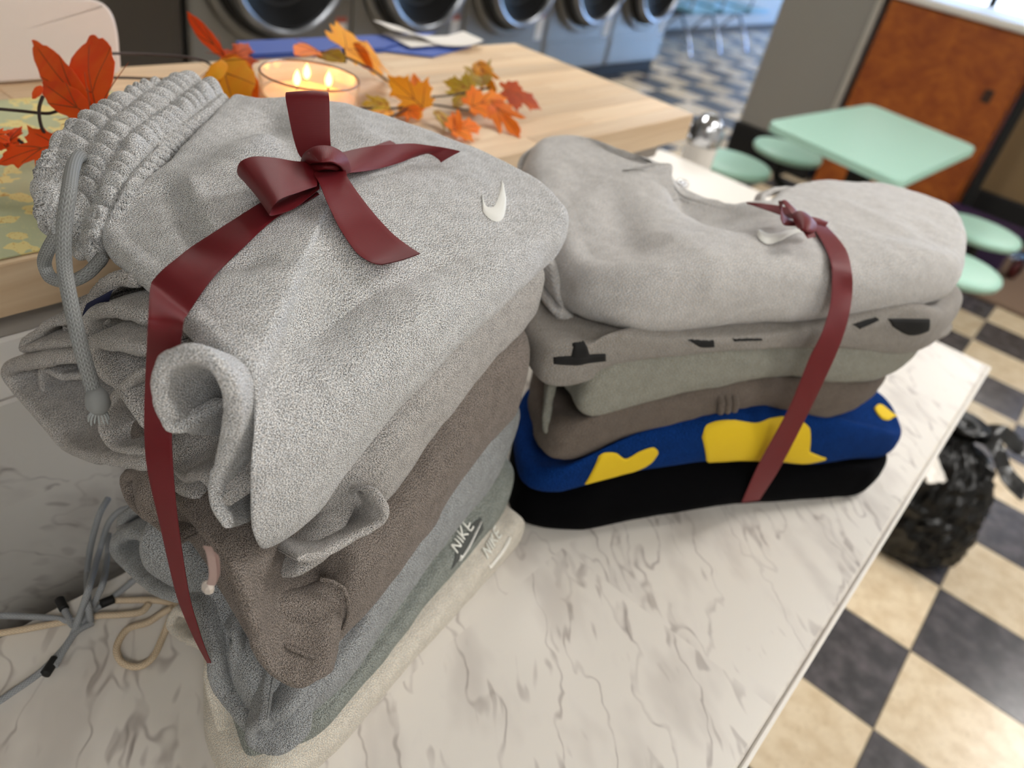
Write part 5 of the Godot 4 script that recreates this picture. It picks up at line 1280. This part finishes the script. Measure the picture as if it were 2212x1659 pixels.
func table_decor() -> void:
	var yt := 1.1
	# table runner
	var rn := plain(Color.WHITE, 0.7)
	var f := noise(0.022, 3, FastNoiseLite.TYPE_SIMPLEX_SMOOTH, 81)
	var g := noise(0.05, 2, FastNoiseLite.TYPE_SIMPLEX_SMOOTH, 82)
	var im := Image.create(512, 512, false, Image.FORMAT_RGB8)
	for y in 512:
		for x in 512:
			var wv := f.get_noise_2d(x, y)
			var fl := smoothstep(0.10, 0.16, wv)
			var line := 1.0 - smoothstep(0.0, 0.05, absf(g.get_noise_2d(x + 40.0 * wv, y)))
			var c := Color(0.74, 0.76, 0.60).lerp(Color(0.94, 0.86, 0.56), fl * 0.85).lerp(Color(0.78, 0.56, 0.26), fl * line * 0.8).lerp(Color(0.94, 0.87, 0.60), (1.0 - fl) * line * 0.3)
			im.set_pixel(x, y, c)
	rn.albedo_texture = ImageTexture.create_from_image(im)
	rn.uv1_triplanar = true
	rn.uv1_scale = Vector3.ONE * 2.2
	var o := thing("table_runner", "sage green table runner with gold floral print under the orange leaves", "table runner", Vector3(-1.08, yt, 3.3))
	part("cloth", plate(PackedVector2Array([Vector2(-1.262, 2.79), Vector2(-0.898, 3.006), Vector2(-0.898, 4.0), Vector2(-1.262, 4.0)]), 1.1003, 1.1022, 0.0006, o.position), rn, o)
	# white container
	o = thing("plastic_tray", "white rounded plastic tray standing at the far edge behind the red leaves", "tray", Vector3(-1.33, yt, 2.85))
	var tr := []
	for q in [[-0.30, 0.002], [0.100, 0.002], [0.105, 0.055], [0.102, 0.082], [0.085, 0.095], [-0.3, 0.098]]: tr.append(Vector2(q[1], -q[0]))
	var wm := plain(Color(0.88, 0.83, 0.80), 0.35)
	var pl := plate(rounded(tr, 0.012), -0.018, 0.018, 0.006)
	var body := part("shell", pl, wm, o)
	body.transform = Transform3D(Basis(Vector3(0, 1, 0), Vector3(1, 0, 0), Vector3(0, 0, -1)) , Vector3.ZERO)
	body.transform.basis = Basis(Vector3(-0.14, 1, 0).normalized(), Vector3(1, 0.14, 0).normalized(), Vector3(0, 0, 1))
	part("lip", tube([Vector3(0.0, 0.004, 0.3), Vector3(0.0, 0.004, -0.10)], 0.008), M.white, o)
	# blue folder and papers
	o = thing("blue_folder", "flat blue folder lying on the far edge of the butcher block table", "folder", Vector3(-1.40, yt, 2.3))
	var bl := plain(Color(0.19, 0.33, 0.68), 0.45)
	part("cover", plate(PackedVector2Array([Vector2(-1.352, 2.52), Vector2(-1.346, 2.235), Vector2(-1.30, 2.16), Vector2(-1.345, 2.00), Vector2(-1.40, 1.99), Vector2(-1.42, 2.49)]), 1.101, 1.1045, 0.001, o.position), bl, o)
	part("back_cover", plate(PackedVector2Array([Vector2(-1.356, 2.515), Vector2(-1.35, 2.24), Vector2(-1.43, 2.02), Vector2(-1.425, 2.50)]), 1.1055, 1.108, 0.001, o.position), bl, o)
	o = thing("paper_sheets", "white paper sheets on the blue folder at the far table corner", "paper", Vector3(-1.4, yt + 0.009, 2.1))
	part("sheet", plate(PackedVector2Array([Vector2(-1.43, 2.17), Vector2(-1.34, 2.18), Vector2(-1.345, 2.07), Vector2(-1.40, 2.06)]), 1.109, 1.1105, 0.0004, o.position), M.white, o)
	part("sheet", sheet([Vector3(-0.05, 0.02, 0.08), Vector3(-0.03, 0.012, 0.03), Vector3(0.0, 0.004, 0.0), Vector3(0.02, 0.006, -0.06), Vector3(0.0, 0.008, -0.13)], Vector3(0.06, -0.002, 0.0), 0.0012, Vector3.ZERO, 40, 0.0), M.white, o)
	# candle
	var cp := Vector3(-1.0158, yt, 2.6685)
	o = thing("candle", "three-wick candle burning in a round glass jar behind the bow", "candle", cp)
	var gl := plain(Color(1.0, 0.97, 0.93, 0.10), 0.04)
	gl.transparency = BaseMaterial3D.TRANSPARENCY_ALPHA
	var R := 0.0597
	part("jar", lathe([[0.0, 0.001], [R - 0.004, 0.001], [R, 0.006], [R, 0.089], [R - 0.0012, 0.0905], [R - 0.0024, 0.089], [R - 0.0024, 0.064]], 64), gl, o, "clear glass jar")
	part("jar_rim", lathe([[R - 0.0026, 0.0895], [R - 0.0012, 0.0912], [R + 0.0002, 0.0895], [R - 0.0012, 0.0886], [R - 0.0026, 0.0895]], 64), plain(Color(0.55, 0.42, 0.34), 0.2), o)
	var wax := plain(Color(1.0, 0.76, 0.53), 0.5)
	wax.subsurf_scatter_enabled = true
	wax.subsurf_scatter_strength = 0.6
	part("wax", lathe([[0.0, 0.004], [R - 0.0032, 0.004], [R - 0.003, 0.066], [R - 0.006, 0.0655], [R - 0.012, 0.063], [0.0, 0.0625]], 64), wax, o, "peach coloured wax")
	var fm := plain(Color(1.0, 0.9, 0.6), 0.8)
	fm.emission_enabled = true
	fm.emission = Color(1.0, 0.80, 0.42)
	fm.emission_energy_multiplier = 4.5
	for p in [Vector3(-1.0454,1.1660,2.6650), Vector3(-1.0642,1.1660,2.6357), Vector3(-1.0324,1.1660,2.6262)]:
		var q: Vector3 = p - cp
		q.y = 0.0
		var wk := part("wick", lathe([[0.0, 0.062], [0.0011, 0.062], [0.0008, 0.071], [0.0, 0.0712]], 8, Vector3.UP, q), M.black, o)
		part("flame", lathe([[0.0, 0.067], [0.0032, 0.070], [0.0046, 0.0745], [0.0040, 0.079], [0.0022, 0.0835], [0.0, 0.0875]], 18, Vector3.UP, q), fm, wk)
		var l := OmniLight3D.new()
		l.name = "flame_light"
		l.light_color = Color(1.0, 0.62, 0.28)
		l.light_energy = 0.0007
		l.light_size = 0.004
		l.omni_range = 6.0
		l.omni_attenuation = 2.0
		l.shadow_enabled = true
		l.position = q + Vector3(0, 0.077, 0)
		o.add_child(l, true)
	garland()

func garland() -> void:
	var at := Vector3(-1.1, 1.1, 2.8)
	var o := thing("leaf_garland", "garland of orange and yellow artificial maple leaves lying around the candle", "garland", at + Vector3(0, 0.004, 0))
	var red := leaf_mat(Color(0.96, 0.30, 0.07), Color(0.97, 0.42, 0.08), 1)
	var vivid := leaf_mat(Color(1.0, 0.45, 0.12), Color(0.98, 0.34, 0.08), 6)
	var org := leaf_mat(Color(0.99, 0.60, 0.12), Color(0.98, 0.48, 0.09), 2)
	var yel := leaf_mat(Color(0.98, 0.64, 0.08), Color(0.97, 0.72, 0.14), 3)
	var olv := leaf_mat(Color(0.66, 0.58, 0.10), Color(0.85, 0.66, 0.12), 4)
	var rust := leaf_mat(Color(0.72, 0.26, 0.06), Color(0.85, 0.40, 0.10), 5)
	var stem := plain(Color(0.17, 0.08, 0.06), 0.6)
	var vm := plain(Color(0.60, 0.26, 0.07), 0.7)
	for s in [[Vector3(-1.0730,1.1596,3.0061), Vector3(-1.0592,1.1593,2.9831), Vector3(-1.0358,1.1627,2.9653), Vector3(-1.0257,1.1686,2.9540), Vector3(-0.9965,1.1707,2.9481)], [Vector3(-1.0795,1.1910,2.8974), Vector3(-1.1326,1.1848,2.8640), Vector3(-1.2021,1.1614,2.7830), Vector3(-1.2058,1.1537,2.7194), Vector3(-1.2014,1.1477,2.6926), Vector3(-1.1614,1.1454,2.6979)], [Vector3(-1.1474,1.1550,2.8547), Vector3(-1.1873,1.1376,2.7933), Vector3(-1.1996,1.1268,2.7377), Vector3(-1.1832,1.1227,2.7017)], [Vector3(-1.0371,1.1798,2.9664), Vector3(-1.0335,1.1684,2.9736), Vector3(-1.0279,1.1525,2.9760), Vector3(-1.0195,1.1408,2.9730)], [Vector3(-1.1770,1.1600,2.5257), Vector3(-1.1305,1.1700,2.5304), Vector3(-1.1032,1.1600,2.5016), Vector3(-1.1323,1.1300,2.4361), Vector3(-1.1196,1.1150,2.4168), Vector3(-1.0970,1.1100,2.3978)], [Vector3(-1.0865,1.1080,2.5238), Vector3(-1.0707,1.1080,2.4705), Vector3(-1.0569,1.1120,2.4071), Vector3(-1.0288,1.1100,2.3634), Vector3(-0.9985,1.1150,2.3328)], [Vector3(-1.0371,1.1040,2.5446), Vector3(-1.0462,1.1060,2.5018), Vector3(-1.0639,1.1100,2.4394)], [Vector3(-1.0667,1.1200,2.3989), Vector3(-1.0514,1.1250,2.3745), Vector3(-1.0473,1.1300,2.3157), Vector3(-1.0256,1.1400,2.3088)], [Vector3(-1.0345,1.1413,2.9967), Vector3(-1.0200,1.1367,2.9913), Vector3(-1.0142,1.1342,2.9751), Vector3(-1.0102,1.1499,2.9596)], [Vector3(-1.1371,1.1650,2.5204), Vector3(-1.1278,1.1600,2.5185), Vector3(-1.1256,1.1800,2.5253)]]:
		part("stem", tube(s, 0.0016, at, 0, 8), stem, o)
	# base, tip, up, wide, bend, fold, kind, material
	for l in [
		[Vector3(-0.9939,1.1706,2.9392), Vector3(-1.1520,1.2030,2.9336), Vector3(0.35, 0.45, 0.8), 0.36, 0.05, 0.10, 2, vivid],
		[Vector3(-0.9868,1.1731,2.9398), Vector3(-1.1088,1.2193,2.8926), Vector3(0.5, 0.3, 0.8), 0.85, 0.06, 0.05, 2, vivid],
		[Vector3(-0.9834,1.1723,2.9456), Vector3(-1.0783,1.1861,2.9585), Vector3(0.5, 0.6, 0.7), 0.55, 0.12, 0.15, 2, red],
		[Vector3(-1.0017,1.1654,2.9413), Vector3(-0.9966,1.1426,2.9714), Vector3(0.6, 0.3, 0.7), 0.70, 0.2, 0.1, 2, red],
		[Vector3(-1.0101,1.1660,2.9316), Vector3(-1.0317,1.1665,2.8871), Vector3(0.4, 0.8, 0.4), 0.9, 0.2, 0.1, 2, yel],
		[Vector3(-1.0643,1.1791,2.9554), Vector3(-1.0658,1.1672,2.9662), Vector3(0.6, 0.3, 0.7), 0.9, 0.1, 0.1, 2, red],
		[Vector3(-1.0385,1.1320,3.0069), Vector3(-1.0538,1.1506,2.9868), Vector3(0.4, 0.6, 0.7), 0.7, 0.2, 0.2, 0, red],
		[Vector3(-1.0069,1.1424,2.9709), Vector3(-1.0239,1.1314,3.0271), Vector3(0.3, 0.9, 0.4), 0.8, 0.15, 0.1, 0, red],
		[Vector3(-1.0457,1.1442,3.0159), Vector3(-1.0303,1.1441,3.0062), Vector3(0.3, 0.9, 0.4), 1.2, 0.2, 0.1, 1, red],
		[Vector3(-1.1660,1.1637,2.6856), Vector3(-1.2399,1.2019,2.7011), Vector3(0.55, 0.2, 0.8), 0.42, 0.10, 0.25, 2, red],
		[Vector3(-1.1588,1.1635,2.6957), Vector3(-1.0581,1.1296,2.7464), Vector3(0.5, 0.5, 0.7), 1.15, 0.15, 0.08, 2, yel],
		[Vector3(-1.1699,1.1616,2.6899), Vector3(-1.0891,1.1447,2.6957), Vector3(0.5, 0.5, 0.7), 0.95, 0.15, 0.1, 2, org],
		[Vector3(-1.1458,1.1648,2.7008), Vector3(-1.1298,1.1436,2.7371), Vector3(0.5, 0.5, 0.7), 0.9, 0.1, 0.1, 2, yel],
		[Vector3(-1.1813,1.1491,2.6641), Vector3(-1.2020,1.1733,2.6283), Vector3(0.5, 0.5, 0.7), 0.95, 0.1, 0.1, 0, rust],
		[Vector3(-1.1770,1.1600,2.5257), Vector3(-1.1274,1.1839,2.6008), Vector3(0.5, 0.7, 0.5), 0.8, 0.1, 0.1, 2, org],
		[Vector3(-1.1689,1.1600,2.5304), Vector3(-1.0811,1.1876,2.5682), Vector3(0.5, 0.7, 0.5), 0.55, 0.1, 0.1, 2, olv],
[Vector3(-1.1675,1.1650,2.4893), Vector3(-1.2033,1.1450,2.3373), Vector3(0.45, 0.6, 0.7), 0.62, 0.25, 0.08, 0, yel],
		[Vector3(-1.1902,1.1650,2.4543), Vector3(-1.1259,1.1500,2.4719), Vector3(0.5, 0.4, 0.7), 0.65, 0.1, 0.1, 2, org],
		[Vector3(-1.0473,1.1120,2.4315), Vector3(-1.1019,1.1480,2.4612), Vector3(0.4, 0.6, 0.7), 0.85, 0.12, 0.10, 0, yel],
		[Vector3(-1.0512,1.1120,2.4306), Vector3(-1.0948,1.1520,2.4165), Vector3(0.4, 0.6, 0.7), 0.62, 0.10, 0.12, 2, org],
		[Vector3(-1.0639,1.1100,2.4537), Vector3(-1.0346,1.1060,2.4524), Vector3(0.3, 0.9, 0.4), 1.2, 0.12, 0.10, 1, org],
		[Vector3(-1.0764,1.1120,2.4750), Vector3(-1.0909,1.1150,2.5146), Vector3(0.3, 0.8, 0.5), 0.7, 0.12, 0.10, 1, olv],
		[Vector3(-1.0684,1.1060,2.4770), Vector3(-1.0633,1.1050,2.5347), Vector3(0.2, 0.9, 0.3), 0.5, 0.05, 0.05, 1, yel],
		[Vector3(-1.0614,1.1250,2.3102), Vector3(-1.0898,1.1350,2.3497), Vector3(0.4, 0.6, 0.6), 0.85, 0.12, 0.10, 0, olv],
		[Vector3(-1.0808,1.1250,2.2949), Vector3(-1.0442,1.1150,2.3641), Vector3(0.5, 0.5, 0.6), 0.6, 0.1, 0.10, 1, olv],
		[Vector3(-1.0620,1.1300,2.2825), Vector3(-1.1321,1.1550,2.2349), Vector3(0.5, 0.4, 0.7), 0.5, 0.12, 0.15, 1, olv],
		[Vector3(-1.1112,1.1500,2.2507), Vector3(-1.0392,1.1300,2.2840), Vector3(0.5, 0.4, 0.7), 0.4, 0.12, 0.15, 1, yel],
		[Vector3(-1.0224,1.1350,2.2791), Vector3(-0.9779,1.1250,2.2122), Vector3(0.3, 0.7, 0.6), 0.55, 0.3, -0.1, 0, rust],
		[Vector3(-1.0173,1.1180,2.3616), Vector3(-1.0057,1.1350,2.2847), Vector3(0.4, 0.7, 0.5), 0.65, 0.1, 0.10, 0, org],
		[Vector3(-1.0153,1.1250,2.3220), Vector3(-0.9296,1.1060,2.3411), Vector3(0.5, 0.6, 0.5), 0.5, 0.1, 0.12, 1, org],
		[Vector3(-0.9695,1.1080,2.4505), Vector3(-0.9639,1.1150,2.3876), Vector3(0.4, 0.8, 0.4), 0.7, 0.12, 0.15, 0, org],
		[Vector3(-0.9637,1.1060,2.4396), Vector3(-0.9825,1.1350,2.4300), Vector3(0.5, 0.5, 0.6), 0.55, 0.12, 0.15, 2, org],
		[Vector3(-1.0337,1.1120,2.4204), Vector3(-0.9670,1.1080,2.4434), Vector3(0.3, 0.9, 0.3), 0.3, 0.1, 0.1, 1, olv]]:
		var lf := part("leaf", leaf_mesh(l[0], l[1], l[2], at, l[3], l[4], l[5], l[6]), l[7], o)
		if l[6] != 2 or (l[0] as Vector3).distance_to(l[1]) > 0.05: part("vein", vein_mesh(l[0], l[1], l[2], at, l[3], l[4], l[5]), vm, lf)
